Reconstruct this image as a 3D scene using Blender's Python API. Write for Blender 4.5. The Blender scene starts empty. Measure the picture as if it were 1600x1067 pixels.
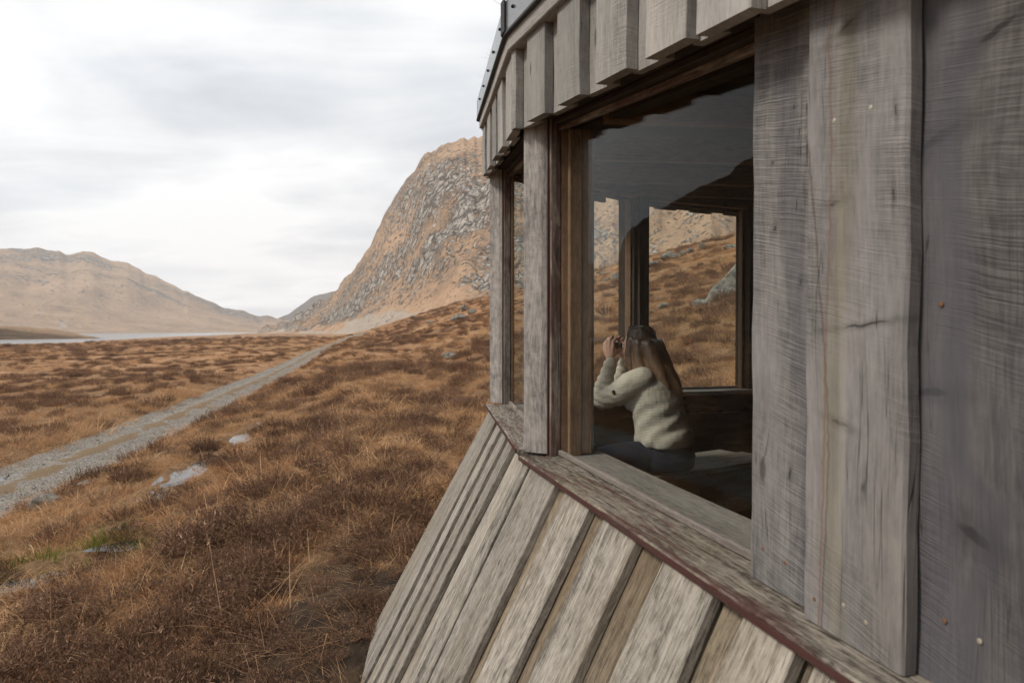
import bpy, bmesh, math, random
import numpy as np
from mathutils import Vector, Matrix

SC = bpy.context.scene
COL = SC.collection
R = math.radians
random.seed(4)
RNG = np.random.default_rng(7)
EYE = 1.75                       # height of the viewer's eye over the ground by the hut

# ---------------------------------------------------------------- camera
cam = bpy.data.cameras.new('camera')
cam.lens = 24.0; cam.sensor_width = 36.0
cam.clip_start = .05; cam.clip_end = 40000
cam.dof.use_dof = True; cam.dof.focus_distance = 3.6; cam.dof.aperture_fstop = 8.0
camo = bpy.data.objects.new('camera', cam); COL.objects.link(camo)
camo.location = (0, 0, EYE)
camo.rotation_euler = (R(90 - .886), 0, R(0))
SC.camera = camo

# ---------------------------------------------------------------- light, exposure
SUN_AZ, SUN_EL = -110.0, 44.0     # degrees, azimuth from +Y towards +X
SC.view_settings.view_transform = 'Standard'; SC.view_settings.look = 'None'
SC.view_settings.exposure = 0.42; SC.view_settings.gamma = 1.0
SC.view_settings.use_curve_mapping = False
try:
    SC.cycles.use_denoising = True
    SC.cycles.max_bounces = 10; SC.cycles.transparent_max_bounces = 24; SC.cycles.volume_bounces = 1
    SC.cycles.sample_clamp_indirect = 6.0
    SC.cycles.caustics_reflective = False; SC.cycles.caustics_refractive = False
except Exception:
    pass


class NT:
    """small helper round a node tree"""
    def __init__(self, tree):
        self.t = tree; self.nodes = tree.nodes; self.links = tree.links

    def n(self, typ, props=None, **inp):
        nd = self.nodes.new(typ)
        for k, v in (props or {}).items(): setattr(nd, k, v)
        for k, v in inp.items():
            key = int(k[1:]) if k[0] == 'i' and k[1:].isdigit() else k.replace('_', ' ')
            self.put(nd.inputs[key], v)
        return nd

    def put(self, sock, v):
        if isinstance(v, bpy.types.NodeSocket): self.links.new(v, sock)
        elif isinstance(v, bpy.types.Node): self.links.new(v.outputs[0], sock)
        else:
            if hasattr(sock.default_value, '__len__') and not isinstance(v, str):
                v = tuple(v)
                if len(v) == 3 and len(sock.default_value) == 4: v = v + (1,)
            sock.default_value = v

    def m(self, op, a, b=0.0, c=0.0, clamp=False):
        return self.n('ShaderNodeMath', dict(operation=op, use_clamp=clamp), i0=a, i1=b, i2=c).outputs[0]

    def add(self, a, b): return self.m('ADD', a, b)
    def mul(self, a, b): return self.m('MULTIPLY', a, b)

    def step(self, a, b, x):
        nd = self.n('ShaderNodeMapRange', dict(interpolation_type='SMOOTHSTEP'), Value=x)
        nd.inputs['From Min'].default_value = a; nd.inputs['From Max'].default_value = b
        return nd.outputs[0]

    def mix(self, f, a, b, mode='MIX'):
        nd = self.n('ShaderNodeMix', dict(data_type='RGBA', blend_type=mode))
        self.put(nd.inputs[0], f); self.put(nd.inputs[6], a); self.put(nd.inputs[7], b)
        return nd.outputs[2]

    def ramp(self, f, stops):
        nd = self.n('ShaderNodeValToRGB'); cr = nd.color_ramp
        while len(cr.elements) < len(stops): cr.elements.new(.5)
        for e, (p, c) in zip(cr.elements, stops): e.position = p; e.color = tuple(c) + (1,) if len(c) == 3 else c
        self.put(nd.inputs[0], f)
        return nd.outputs[0]

    def vmul(self, v, s): return self.n('ShaderNodeVectorMath', dict(operation='MULTIPLY'), i0=v, i1=s).outputs[0]
    def vadd(self, v, s): return self.n('ShaderNodeVectorMath', dict(operation='ADD'), i0=v, i1=s).outputs[0]

    def noise(self, v, scale=1.0, detail=3.0, rough=.55, dist=0.0, out='Fac'):
        return self.n('ShaderNodeTexNoise', None, Vector=v, Scale=scale, Detail=detail, Roughness=rough, Distortion=dist).outputs[out]

    def sep(self, v): return self.n('ShaderNodeSeparateXYZ', None, Vector=v).outputs
    def comb(self, x, y, z): return self.n('ShaderNodeCombineXYZ', None, X=x, Y=y, Z=z).outputs[0]


# sky: Nishita behind a nearly closed deck of pale cloud
world = bpy.data.worlds.new('World'); SC.world = world; world.use_nodes = True
w = NT(world.node_tree); world.node_tree.nodes.clear()
sky = w.n('ShaderNodeTexSky', dict(sky_type='NISHITA', sun_disc=False, sun_elevation=R(SUN_EL), sun_rotation=R(SUN_AZ), air_density=1.0, dust_density=1.5))
d = w.n('ShaderNodeTexCoord').outputs['Generated']
dx, dy, dz = w.sep(d)
zz = w.add(w.m('MAXIMUM', dz, 0.0), .16)
cv = w.comb(w.m('DIVIDE', dx, zz), w.m('DIVIDE', dy, zz), 0.0)
cv = w.vadd(cv, (3.3, 1.2, 0))
n1 = w.noise(cv, .75, 5, .5)
n2 = w.noise(w.vmul(w.vadd(cv, (7, 0, 0)), (.8, 1.5, 1)), 1.3, 6, .55, .6)
n3 = w.noise(w.vadd(cv, (-4, 9, 0)), 2.6, 5, .55)
tone = w.add(w.mul(n1, .65), w.add(w.mul(n2, .35), w.mul(n3, .12)))
cloud = w.ramp(tone, [(.38, (.42, .455, .50)), (.49, (.585, .615, .65)), (.62, (.81, .82, .83))])
cloud = w.mix(1.0, cloud, (10, 10, 10), 'MULTIPLY')
gap = w.step(.60, .72, w.noise(w.vmul(w.vadd(cv, (1.5, 5.2, 3)), (.8, 1.3, 1)), .9, 5, .5))
blue = w.mix(.55, sky.outputs[0], cloud)
col = w.mix(w.mul(gap, .55), cloud, blue)
bg = w.n('ShaderNodeBackground', None, Color=col, Strength=.1)
w.links.new(bg.outputs[0], w.n('ShaderNodeOutputWorld').inputs[0])

sun = bpy.data.lights.new('sun', 'SUN'); sun.energy = 2.3; sun.angle = R(12); sun.color = (1.0, .93, .84)
suno = bpy.data.objects.new('sun', sun); COL.objects.link(suno)
_sd = Vector((math.sin(R(SUN_AZ)) * math.cos(R(SUN_EL)), math.cos(R(SUN_AZ)) * math.cos(R(SUN_EL)), math.sin(R(SUN_EL))))
suno.rotation_euler = _sd.to_track_quat('Z', 'Y').to_euler()


# ---------------------------------------------------------------- helpers for objects
def link(o, parent=None):
    COL.objects.link(o)
    if parent is not None: o.parent = parent
    return o

def tag(o, label=None, cat=None, group=None, kind=None):
    for k, v in (('label', label), ('category', cat), ('group', group), ('kind', kind)):
        if v: o[k] = v
    return o

def empty(name, loc=(0, 0, 0), rz=0):
    o = bpy.data.objects.new(name, None); link(o)
    o.location = loc; o.rotation_euler = (0, 0, rz); o.empty_display_size = .2
    return o

def mesh_obj(name, verts, faces, mat=None, parent=None, smooth=False, matrix=None):
    me = bpy.data.meshes.new(name)
    me.from_pydata([tuple(v) for v in verts], [], faces)
    if mat: me.materials.append(mat)
    if smooth: me.polygons.foreach_set('use_smooth', [True] * len(me.polygons))
    me.update()
    o = link(bpy.data.objects.new(name, me), parent)
    if matrix is not None: o.matrix_basis = matrix
    return o

def grid_mesh(name, P, mat, parent=None, wrap=False, attrs=None):
    """P: array (nu, nv, 3) -> smooth grid"""
    nu, nv, _ = P.shape
    idx = np.arange(nu * nv).reshape(nu, nv)
    a, b, c, dd = idx[:-1, :-1], idx[1:, :-1], idx[1:, 1:], idx[:-1, 1:]
    F = np.stack([a, b, c, dd], -1).reshape(-1, 4)
    if wrap:
        a, b, c, dd = idx[-1, :-1], idx[0, :-1], idx[0, 1:], idx[-1, 1:]
        F = np.concatenate([F, np.stack([a, b, c, dd], -1)])
    me = bpy.data.meshes.new(name)
    me.vertices.add(nu * nv); me.vertices.foreach_set('co', P.reshape(-1).astype(np.float32))
    me.loops.add(F.size); me.loops.foreach_set('vertex_index', F.reshape(-1).astype(np.int32))
    me.polygons.add(len(F)); me.polygons.foreach_set('loop_start', (np.arange(len(F)) * 4).astype(np.int32))
    me.polygons.foreach_set('use_smooth', np.ones(len(F), bool))
    me.update(calc_edges=True)
    for k, v in (attrs or {}).items():
        at = me.attributes.new(k, 'FLOAT', 'POINT'); at.data.foreach_set('value', v.reshape(-1).astype(np.float32))
    me.materials.append(mat)
    return link(bpy.data.objects.new(name, me), parent)
# ---------------------------------------------------------------- terrain
def _hash(ix, iy, iz, seed):
    h = (ix.astype(np.int64) * 374761393 + iy.astype(np.int64) * 668265263 + iz.astype(np.int64) * 2147483647 + seed * 1274126177) & 0xffffffff
    h = ((h ^ (h >> 13)) * 1274126177) & 0xffffffff
    return (h ^ (h >> 16)) & 0xffffffff

def noise3(x, y, z, seed=0):
    x, y, z = np.broadcast_arrays(np.asarray(x, float), np.asarray(y, float), np.asarray(z, float))
    ix, iy, iz = np.floor(x), np.floor(y), np.floor(z)
    fx, fy, fz = x - ix, y - iy, z - iz
    sx, sy, sz = [t * t * t * (t * (t * 6 - 15) + 10) for t in (fx, fy, fz)]
    out = 0
    for dz in (0, 1):
        for dy in (0, 1):
            for dx in (0, 1):
                h = _hash(ix + dx, iy + dy, iz + dz, seed)
                gx = ((h & 255) / 127.5 - 1); gy = (((h >> 8) & 255) / 127.5 - 1); gz = (((h >> 16) & 255) / 127.5 - 1)
                w = (sx if dx else 1 - sx) * (sy if dy else 1 - sy) * (sz if dz else 1 - sz)
                out = out + w * (gx * (fx - dx) + gy * (fy - dy) + gz * (fz - dz))
    return out

def noise2(x, y, seed=0):
    x, y = np.broadcast_arrays(np.asarray(x, float), np.asarray(y, float))
    ix, iy = np.floor(x), np.floor(y)
    fx, fy = x - ix, y - iy
    sx, sy = [t * t * t * (t * (t * 6 - 15) + 10) for t in (fx, fy)]
    zero = np.zeros_like(ix)
    out = 0
    for dy in (0, 1):
        for dx in (0, 1):
            h = _hash(ix + dx, iy + dy, zero, seed)
            a = (h & 65535) / 65536.0 * 2 * np.pi
            w = (sx if dx else 1 - sx) * (sy if dy else 1 - sy)
            out = out + w * (np.cos(a) * (fx - dx) + np.sin(a) * (fy - dy))
    return out * 1.4

def fbm(x, y, octs=4, seed=0, gain=.5):
    o, a = 0, 1.0
    for k in range(octs):
        o = o + a * noise2(x * 2 ** k, y * 2 ** k, seed + k); a *= gain
    return o

def sstep(a, b, x):
    t = np.clip((x - a) / (b - a), 0, 1)
    return t * t * (3 - 2 * t)

# centre line of the gravel track: x, y, z (heights are measured from the eye, which is 1.75 m above the hut's ground)
TRACK = np.array([(-6.0, -30, -3.3), (-8.2, -10, -3.4), (-9.2, 0, -3.4), (-10.1, 8, -3.4), (-11.0, 14.7, -3.4), (-12.0, 20.4, -3.4), (-14.2, 30.7, -3.4), (-18.4, 51.8, -3.4),
                  (-24.2, 78, -3.4), (-31, 106.7, -3.4), (-47, 182, -3.3), (-60, 250, -2.7), (-64.5, 290, -1.3), (-68.0, 330, .5), (-71, 360, .0), (-74, 420, -3.5)])

def track_dist(X, Y):
    d = np.full(np.shape(X), 1e9); zt = np.zeros(np.shape(X))
    for a, b in zip(TRACK[:-1], TRACK[1:]):
        ab = b[:2] - a[:2]
        t = np.clip(((X - a[0]) * ab[0] + (Y - a[1]) * ab[1]) / (ab @ ab), 0, 1)
        dd = np.hypot(X - a[0] - t * ab[0], Y - a[1] - t * ab[1])
        m = dd < d
        d = np.where(m, dd, d); zt = np.where(m, a[2] + t * (b[2] - a[2]), zt)
    return d, zt

_saz = np.radians([-90, -60, -36.9, -32.2, -30.5, -28, -26, -24, -22, -20.5, -19, -17])
_srr = np.array([520, 520, 470, 540, 660, 850, 1080, 1250, 1800, 2700, 3200, 4000])

def base_height(X, Y):
    u = .974 * X + .225 * Y
    r = np.hypot(X, Y); az = np.arctan2(X, Y)
    left = np.where(u < 0, .235 * u, 0)
    left = -1.6 * (1 - np.exp(left / 1.6 * 1.25))
    left = left - .15 * sstep(0, -8, u)
    ru = np.maximum(u - 3.2, 0)
    right = .325 * (np.sqrt(ru * ru + .5) - .707)
    right = np.where(right > 14, 14 + (right - 14) * .35, right)
    rs = np.interp(az, _saz, _srr)
    far = -3.9 * np.clip((r - 60) / (rs - 60), 0, None)
    far = np.where(far < -3.9, -3.9 + (far + 3.9) * 1.5, far)
    far = np.maximum(far, -9) * (1 - sstep(0, 25, u)) * sstep(8, -8, np.degrees(az))
    return -1.8 + left + right + far

def relief(X, Y):
    r = np.hypot(X, Y)
    n = .11 * fbm(X / 1.3, Y / 1.3, 3, 11) * np.exp(-r / 120) + .45 * fbm(X / 14, Y / 14, 2, 21) * sstep(8, 60, r)
    n = n + 1.5 * noise2(X / 70, Y / 70, 31) * sstep(50, 200, r) * sstep(-2, 14, .974 * X + .225 * Y)
    n = n * (1 - .85 * sstep(200, 500, r))
    hut = np.hypot(X - 1.0, Y - 2.6)
    return n * sstep(1.5, 3.2, hut)

# standing water: x, y, half length, half width, heading
PUDDLES = [(-5.85, 12.7, 2.1, .27, -.14), (-6.33, 15.9, .9, .26, -.2), (-4.94, 8.97, .30, .18, .2), (-4.4, 7.95, .36, .15, .9), (-5.1, 7.1, .9, .22, .75), (-6.7, 18.3, .9, .16, -.1),
           (-5.45, 10.6, .35, .08, -.2)]

def height(X, Y):
    X = np.asarray(X, float); Y = np.asarray(Y, float)
    h = base_height(X, Y) + relief(X, Y)
    d, zt = track_dist(X, Y)
    w = 1 - sstep(1.35, 3.0 + .01 * np.hypot(X, Y), d + .25 * noise2(X / .8, Y / .8, 5))
    h = h * (1 - w) + (zt - .07 + .10 * sstep(1.2, 1.9, d)) * w
    for (px, py, a, b, hd) in PUDDLES:
        m = np.hypot(X - px, Y - py) < 4
        if not np.any(m): continue
        lev = PUDDLE_Z[(px, py)]
        dx, dy = X - px, Y - py
        al = dx * math.sin(hd) + dy * math.cos(hd); ac = dx * math.cos(hd) - dy * math.sin(hd)
        q = np.hypot(al / a, ac / b) + .55 * fbm(X * 2.2, Y * 2.2, 3, 77)
        k = 1 - sstep(.95, 2.3, q)
        h = h * (1 - k) + (lev + .05 * (q - 1)) * k
    return h
PUDDLE_Z = {}
for _p in PUDDLES:
    PUDDLE_Z[_p[:2]] = float(base_height(np.array(_p[0]), np.array(_p[1]))) - .06
# ---------------------------------------------------------------- materials
def new_mat(name):
    m = bpy.data.materials.new(name); m.use_nodes = True
    m.node_tree.nodes.clear()
    return m, NT(m.node_tree)

def finish(t, color, rough=.8, bump=None, strength=.5, dist=.01, spec=.3, metallic=0.0, **kw):
    p = t.n('ShaderNodeBsdfPrincipled', None, Base_Color=color, Roughness=rough, Metallic=metallic)
    p.inputs['Specular IOR Level'].default_value = spec
    for k, v in kw.items(): t.put(p.inputs[k.replace('_', ' ')], v)
    if bump is not None:
        b = t.n('ShaderNodeBump', None, Strength=strength, Distance=dist, Height=bump)
        t.links.new(b.outputs[0], p.inputs['Normal'])
    t.links.new(p.outputs[0], t.n('ShaderNodeOutputMaterial').inputs[0])
    return p

def wood(name, light, dark, warm, saw=.5, red=0.0, algae=0.0, tint=.5, grain=1.0, knots=1.0, bump=.6, stain=.5, crack=1.0, redcol=(.065, .022, .018), marks=(), streaks=()):
    """weathered board: local x across, z along the grain"""
    m, t = new_mat(name)
    oi = t.n('ShaderNodeObjectInfo').outputs['Random']
    P0 = t.n('ShaderNodeTexCoord').outputs['Object']
    off = t.comb(t.mul(oi, 37.0), t.mul(oi, 11.0), t.mul(oi, 83.0))
    P = t.vadd(P0, off)
    x, y, z = t.sep(P)
    xy = t.add(x, t.mul(y, .83))
    # knots: cells stretched along the board
    kv = t.comb(t.mul(xy, 7.0), t.mul(z, 3.1), 0.0)
    vor = t.n('ShaderNodeTexVoronoi', dict(voronoi_dimensions='2D', feature='F1'), Vector=kv, Scale=1.0)
    kd = vor.outputs['Distance']
    kr = t.sep(vor.outputs['Color'])
    on = t.m('GREATER_THAN', kr[0], 1 - .42 * knots)
    size = t.add(.03, t.mul(kr[1], .075))
    kd_n = t.m('DIVIDE', kd, size)
    knot = t.mul(t.m('SUBTRACT', 1.0, t.step(.55, 1.25, kd_n)), on)
    ring = t.mul(t.mul(t.m('SINE', t.mul(kd_n, 17.0)), .5), t.mul(on, t.m('SUBTRACT', 1.0, t.step(.8, 2.6, kd_n))))
    swirl = t.mul(t.m('EXPONENT', t.mul(kd, -5.0)), on)
    warp = t.mul(t.m('SUBTRACT', t.noise(t.comb(t.mul(xy, 5.0), 0, t.mul(z, 1.3)), 1, 2, .5), .5), .06)
    xg = t.add(t.add(xy, warp), t.mul(swirl, .032))
    g1 = t.noise(t.comb(t.mul(xg, 190.0), t.mul(y, 60.0), t.mul(z, 15.0)), 1, 5, .70)
    g4 = t.noise(t.comb(t.mul(xg, 75.0), t.mul(y, 30.0), t.mul(z, 36.0)), 1, 4, .65)
    g2 = t.noise(t.comb(t.mul(xg, 34.0), 3.0, t.mul(z, 1.5)), 1, 3, .55)
    g3 = t.noise(t.comb(t.mul(xg, 60.0), 9.0, t.mul(z, 1.6)), 1, 2, .5)
    blot = t.noise(t.comb(t.mul(xy, 9.0), 1.0, t.mul(z, 2.2)), 1, 4, .6)
    # band-saw lines run across the board, a little tilted
    zs = t.add(z, t.mul(xy, .22))
    zs = t.add(zs, t.mul(t.noise(t.comb(t.mul(xy, 9.0), 1.0, t.mul(z, 6.0)), 1, 2), .012))
    s1 = t.noise(t.comb(t.mul(xy, 7.0), 0, t.mul(zs, 420.0)), 1, 2, .6)
    s2 = t.noise(t.comb(t.mul(xy, 4.0), 4.0, t.mul(zs, 200.0)), 1, 3, .65)
    s2 = t.m('SUBTRACT', .62, t.m('POWER', t.m('SUBTRACT', 1.0, t.m('MINIMUM', t.m('ABSOLUTE', t.mul(t.m('SUBTRACT', s2, .5), 7.0)), 1.0)), 2.0))
    sawm = t.mul(t.step(.38, .62, t.noise(t.comb(t.mul(xy, 4.0), 6.0, t.mul(z, 2.0)), 1, 2)), saw)
    sv = t.mul(t.m('SUBTRACT', t.add(t.mul(s1, .74), t.mul(s2, .24)), .5), sawm)
    ck = t.m('SUBTRACT', 1.0, t.step(.0, .012, t.m('ABSOLUTE', t.m('SUBTRACT', g3, .5))))
    ck = t.mul(ck, t.mul(t.step(.50, .64, t.noise(t.comb(t.mul(xy, 12.0), 2.0, t.mul(z, 2.6)), 1, 2)), crack))
    v = t.add(t.add(.5, t.mul(t.m('SUBTRACT', g1, .5), 2.0 * grain)), t.add(t.add(t.mul(t.m('SUBTRACT', g2, .5), .95 * grain), t.mul(t.m('SUBTRACT', g4, .5), 1.1 * grain)), t.mul(sv, 1.8)))
    v = t.add(v, t.mul(t.m('SUBTRACT', blot, .5), 1.0))
    col = t.ramp(v, [(.05, dark), (.5, [a * .55 + b * .45 for a, b in zip(light, dark)]), (.92, light)])
    tn = t.noise(t.comb(t.mul(xy, 3.0), 5.0, t.mul(z, .8)), 1, 3)
    col = t.mix(t.mul(t.step(.42, .72, tn), tint), col, t.mix(.5, warm, col))
    st = t.noise(t.comb(t.mul(xg, 14.0), 7.0, t.mul(z, .75)), 1, 4, .6)
    col = t.mix(t.mul(t.step(.52, .78, st), stain), col, t.mix(1.0, col, (.40, .40, .43), 'MULTIPLY'))
    # per-board tone
    ov = t.add(.80, t.mul(t.m('FRACT', t.mul(oi, 7.31)), .38))
    col = t.mix(1.0, col, t.comb(ov, ov, ov), 'MULTIPLY')
    if algae:
        al = t.mul(t.step(.50, .75, t.noise(t.comb(t.mul(xy, 7.0), 8.0, t.mul(z, 2.5)), 1, 4, .65)), algae)
        col = t.mix(al, col, t.mix(.55, (.13, .135, .05), col))
    if red:
        rn = t.noise(t.comb(t.mul(xg, 45.0), 5.0, t.mul(z, 3.0)), 1, 4, .65)
        rm = t.noise(t.comb(t.mul(xy, 7.0), 12.0, t.mul(z, 1.7)), 1, 3, .6)
        rr = t.step(.66 - .24 * red, .78 - .20 * red, t.add(.5, t.add(t.mul(t.m('SUBTRACT', rn, .5), 1.1), t.mul(t.m('SUBTRACT', rm, .5), 1.3)))) if red < 1 else t.step(.25, .45, rn)
        col = t.mix(t.mul(rr, min(.9, red + .3)), col, t.mix(t.mul(g1, .5), redcol, col))
    hx, hy, hz = t.sep(P0)
    wob = t.mul(t.m('SUBTRACT', t.noise(t.comb(t.mul(hx, 40.0), 0, t.mul(hz, 40.0)), 1, 3), .5), .012)
    for (mx, mz, rx, rz, sl) in marks:                       # single knots, shakes and nail stains
        ax = t.m('SUBTRACT', t.add(hx, wob), mx); az = t.m('SUBTRACT', t.m('SUBTRACT', t.add(hz, wob), mz), t.mul(ax, sl))
        q = t.m('SQRT', t.add(t.m('POWER', t.m('ABSOLUTE', t.mul(ax, 1 / rx)), 2.0), t.m('POWER', t.m('ABSOLUTE', t.mul(az, 1 / rz)), 2.0)))
        core = t.m('SUBTRACT', 1.0, t.step(.45, 1.1, q)); halo = t.m('SUBTRACT', 1.0, t.step(.8, 3.2, q))
        col = t.mix(t.m('MAXIMUM', t.mul(core, .82), t.mul(halo, .28)), col, (.022, .019, .019))
    for pts, width, stren, scol in streaks:                  # long stains that wander down the board
        fc = t.n('ShaderNodeFloatCurve'); cv = fc.mapping.curves[0]
        pts = sorted(((zz_ + .1) / 1.2, (xx_ + .2) / .4) for zz_, xx_ in pts)
        while len(cv.points) < len(pts): cv.points.new(.5, .5)
        for cp, (a_, b_) in zip(cv.points, pts): cp.location = (a_, b_)
        fc.mapping.update()
        t.put(fc.inputs['Value'], t.m('DIVIDE', t.add(hz, .1), 1.2))
        xc = t.m('SUBTRACT', t.mul(fc.outputs[0], .4), .2)
        dd = t.m('ABSOLUTE', t.m('SUBTRACT', t.add(hx, wob), xc))
        dd = t.m('DIVIDE', dd, t.mul(width, t.add(.5, t.noise(t.comb(0, 0, t.mul(hz, 9.0)), 1, 3))))
        col = t.mix(t.mul(t.m('SUBTRACT', 1.0, t.step(.25, 1.3, dd)), t.mul(t.add(.55, t.mul(g1, .7)), stren)), col, scol)
    dk = t.m('MAXIMUM', t.mul(knot, .68), t.m('MAXIMUM', t.mul(ck, .85), t.mul(t.m('MAXIMUM', ring, 0.0), .55)))
    col = t.mix(dk, col, (.030, .024, .020))
    h = t.add(t.add(t.mul(g1, 1.0 * grain), t.mul(g2, .6)), t.add(t.mul(sv, 2.2), t.m('SUBTRACT', t.mul(knot, .2), t.mul(ck, .9))))
    finish(t, col, .82, h, bump, .0035, .22)
    return m

W_WALL = wood('weathered_wall_board', (.245, .232, .222), (.068, .065, .065), (.27, .22, .17), saw=.75, tint=.4, grain=.42, stain=.75, knots=.7)
_wall = dict(saw=.75, tint=.4, grain=.42, stain=.7, knots=.35)
_wl = ((.245, .232, .222), (.068, .065, .065), (.27, .22, .17))
W_WALL_FIRST = wood('wall_board_with_small_knots', *_wl, **_wall, marks=[(-.066, .709, .0035, .004, .2), (-.063, .597, .005, .006, .2), (.005, .505, .0055, .0065, .2), (-.012, .783, .004, .005, .2), (-.02, .20, .004, .012, 0), (.03, .28, .003, .009, 0)],
                    streaks=[([(0, .035), (.25, .03), (.4, .015), (.6, -.02), (.8, -.03), (1.1, -.02)], .035, .5, (.075, .075, .085))])
W_WALL_PROUD = wood('wall_board_with_rusty_shake', *_wl, **_wall, marks=[(-.013, .847, .022, .004, .25), (-.033, .609, .015, .0045, .05), (.075, .706, .0022, .011, 0), (.07, .60, .002, .013, 0), (.025, .437, .055, .0028, .10), (-.02, .30, .02, .004, -.25)],
                    streaks=[([(0, -.053), (.18, -.045), (.33, -.045), (.445, -.056)], .0026, .6, (.07, .042, .03)), ([(.665, -.041), (.798, -.043), (.83, -.048), (.9, -.036), (1.1, -.03)], .0028, .65, (.16, .08, .05)),
                             ([(0, -.03), (.2, -.02), (.4, -.015), (.7, -.03), (1.1, -.02)], .010, .28, (.36, .34, .29)), ([(0, -.02), (.1, -.03), (.25, -.035), (.4, -.03)], .022, .35, (.14, .12, .06))])
W_WALL_DARK = wood('wall_board_with_dark_stain', (.19, .18, .175), (.045, .043, .045), (.20, .165, .13), **_wall, marks=[(-.10, .662, .035, .010, .3), (-.11, .354, .035, .007, .05), (-.05, .195, .028, .012, -.3), (-.03, .76, .03, .006, .25)],
                   streaks=[([(0, -.05), (.113, -.048), (.181, -.03), (.23, -.03), (.275, -.066), (.43, -.071), (.465, -.065), (.524, -.069), (.593, -.081), (.637, -.085), (.703, -.081), (.743, -.065), (.807, -.053), (1.1, -.04)], .022, .55, (.06, .06, .07)),
                            ([(0, -.10), (.5, -.11), (1.1, -.09)], .05, .5, (.085, .085, .10)), ([(0, .02), (.3, .04), (.7, .03), (1.1, .05)], .03, .3, (.09, .09, .10))])
W_FASCIA = wood('weathered_fascia_board', (.37, .355, .33), (.155, .148, .138), (.30, .25, .19), saw=.5, tint=.35, grain=.5, stain=.3, knots=.7, crack=.7)
W_SKIRT = wood('weathered_skirt_board', (.36, .33, .285), (.09, .08, .067), (.25, .20, .14), saw=.3, tint=.7, grain=1.1, stain=.55, algae=.3, knots=1.0)
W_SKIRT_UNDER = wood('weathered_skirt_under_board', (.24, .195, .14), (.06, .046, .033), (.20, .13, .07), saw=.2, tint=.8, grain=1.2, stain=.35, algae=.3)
W_SILL = wood('weathered_sill_wood', (.28, .245, .20), (.045, .037, .03), (.21, .145, .09), saw=0, tint=.5, grain=1.5, stain=.5, algae=.5, red=.55, knots=.4, bump=.9)
W_POST = wood('weathered_post_wood', (.36, .335, .31), (.12, .112, .108), (.28, .22, .16), saw=.15, tint=.35, grain=.9, stain=.5, knots=.7)
W_JAMB = wood('flaking_red_jamb_wood', (.32, .28, .24), (.10, .085, .075), (.26, .19, .13), saw=.2, tint=.5, grain=1.0, red=.85, knots=.5)
W_RED = wood('red_stained_wood', (.085, .05, .042), (.03, .016, .014), (.08, .05, .035), saw=0, red=.9, grain=.8, knots=.2, stain=.2)
W_WARM = wood('warm_softwood', (.29, .185, .11), (.10, .06, .036), (.27, .155, .08), saw=.1, tint=.6, grain=.7, stain=.25, knots=1.2, crack=.5)
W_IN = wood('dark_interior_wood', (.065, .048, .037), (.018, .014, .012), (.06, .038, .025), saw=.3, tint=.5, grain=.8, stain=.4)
W_BENCH = wood('worn_bench_wood', (.30, .265, .23), (.11, .096, .085), (.2, .15, .11), saw=.3, tint=.4, grain=.8, stain=.4, knots=.9)

def plain(name, color, rough=.6, metallic=0.0, spec=.4, bump=None, bscale=40, bstr=.2, var=.25):
    m, t = new_mat(name)
    P = t.n('ShaderNodeTexCoord').outputs['Object']
    n = t.noise(P, bscale, 4, .6)
    c = t.mix(1.0, color, t.ramp(t.noise(P, bscale * .22, 4, .6), [(.3, (1 - var,) * 3), (.7, (1 + var,) * 3)]), 'MULTIPLY')
    finish(t, c, t.add(rough - .08, t.mul(n, .16)), n, bstr, .002, spec, metallic)
    return m

M_FLASH = plain('grey_coated_flashing', (.085, .088, .092), .22, 0.0, .7, bscale=18, bstr=.08, var=.12)
M_SEAL = plain('black_bitumen_edge', (.018, .018, .019), .6)
M_BOLT = plain('dark_bolt', (.03, .03, .032), .45, .8)
M_SCREW = plain('zinc_screw', (.40, .36, .29), .5, .5)
M_RUST = plain('rusty_screw', (.15, .08, .045), .7, .2)

def glass_mat():
    m, t = new_mat('window_glass')
    bf = t.n('ShaderNodeNewGeometry').outputs['Backfacing']
    fr = t.n('ShaderNodeFresnel', None, IOR=t.add(1.52, t.mul(bf, 1 / 1.52 - 1.52)))   # either face of the pane mirrors as from air
    P = t.n('ShaderNodeTexCoord').outputs['Object']
    # a film of dust and rain streaks on the pane
    x, y, z = t.sep(P)
    dust = t.add(.001, t.mul(t.step(.5, .8, t.noise(t.comb(t.mul(x, 30.0), 0, t.mul(z, 1.5)), 1, 3)), .003))
    spot = t.mul(t.m('LESS_THAN', t.n('ShaderNodeTexVoronoi', None, Vector=P, Scale=26.0).outputs['Distance'], .03), .05)
    gl = t.n('ShaderNodeBsdfGlossy', None, Color=(1, 1, 1), Roughness=.0)
    tr = t.n('ShaderNodeBsdfTransparent', None, Color=(.96, .975, .97))
    df = t.n('ShaderNodeBsdfDiffuse', None, Color=(.5, .5, .48))
    a = t.n('ShaderNodeMixShader', None, i0=t.mul(fr.outputs[0], .24), i1=tr.outputs[0], i2=gl.outputs[0])
    b = t.n('ShaderNodeMixShader', None, i0=t.add(dust, spot), i1=a.outputs[0], i2=df.outputs[0])
    t.links.new(b.outputs[0], t.n('ShaderNodeOutputMaterial').inputs[0])
    return m
M_GLASS = glass_mat()

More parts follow.
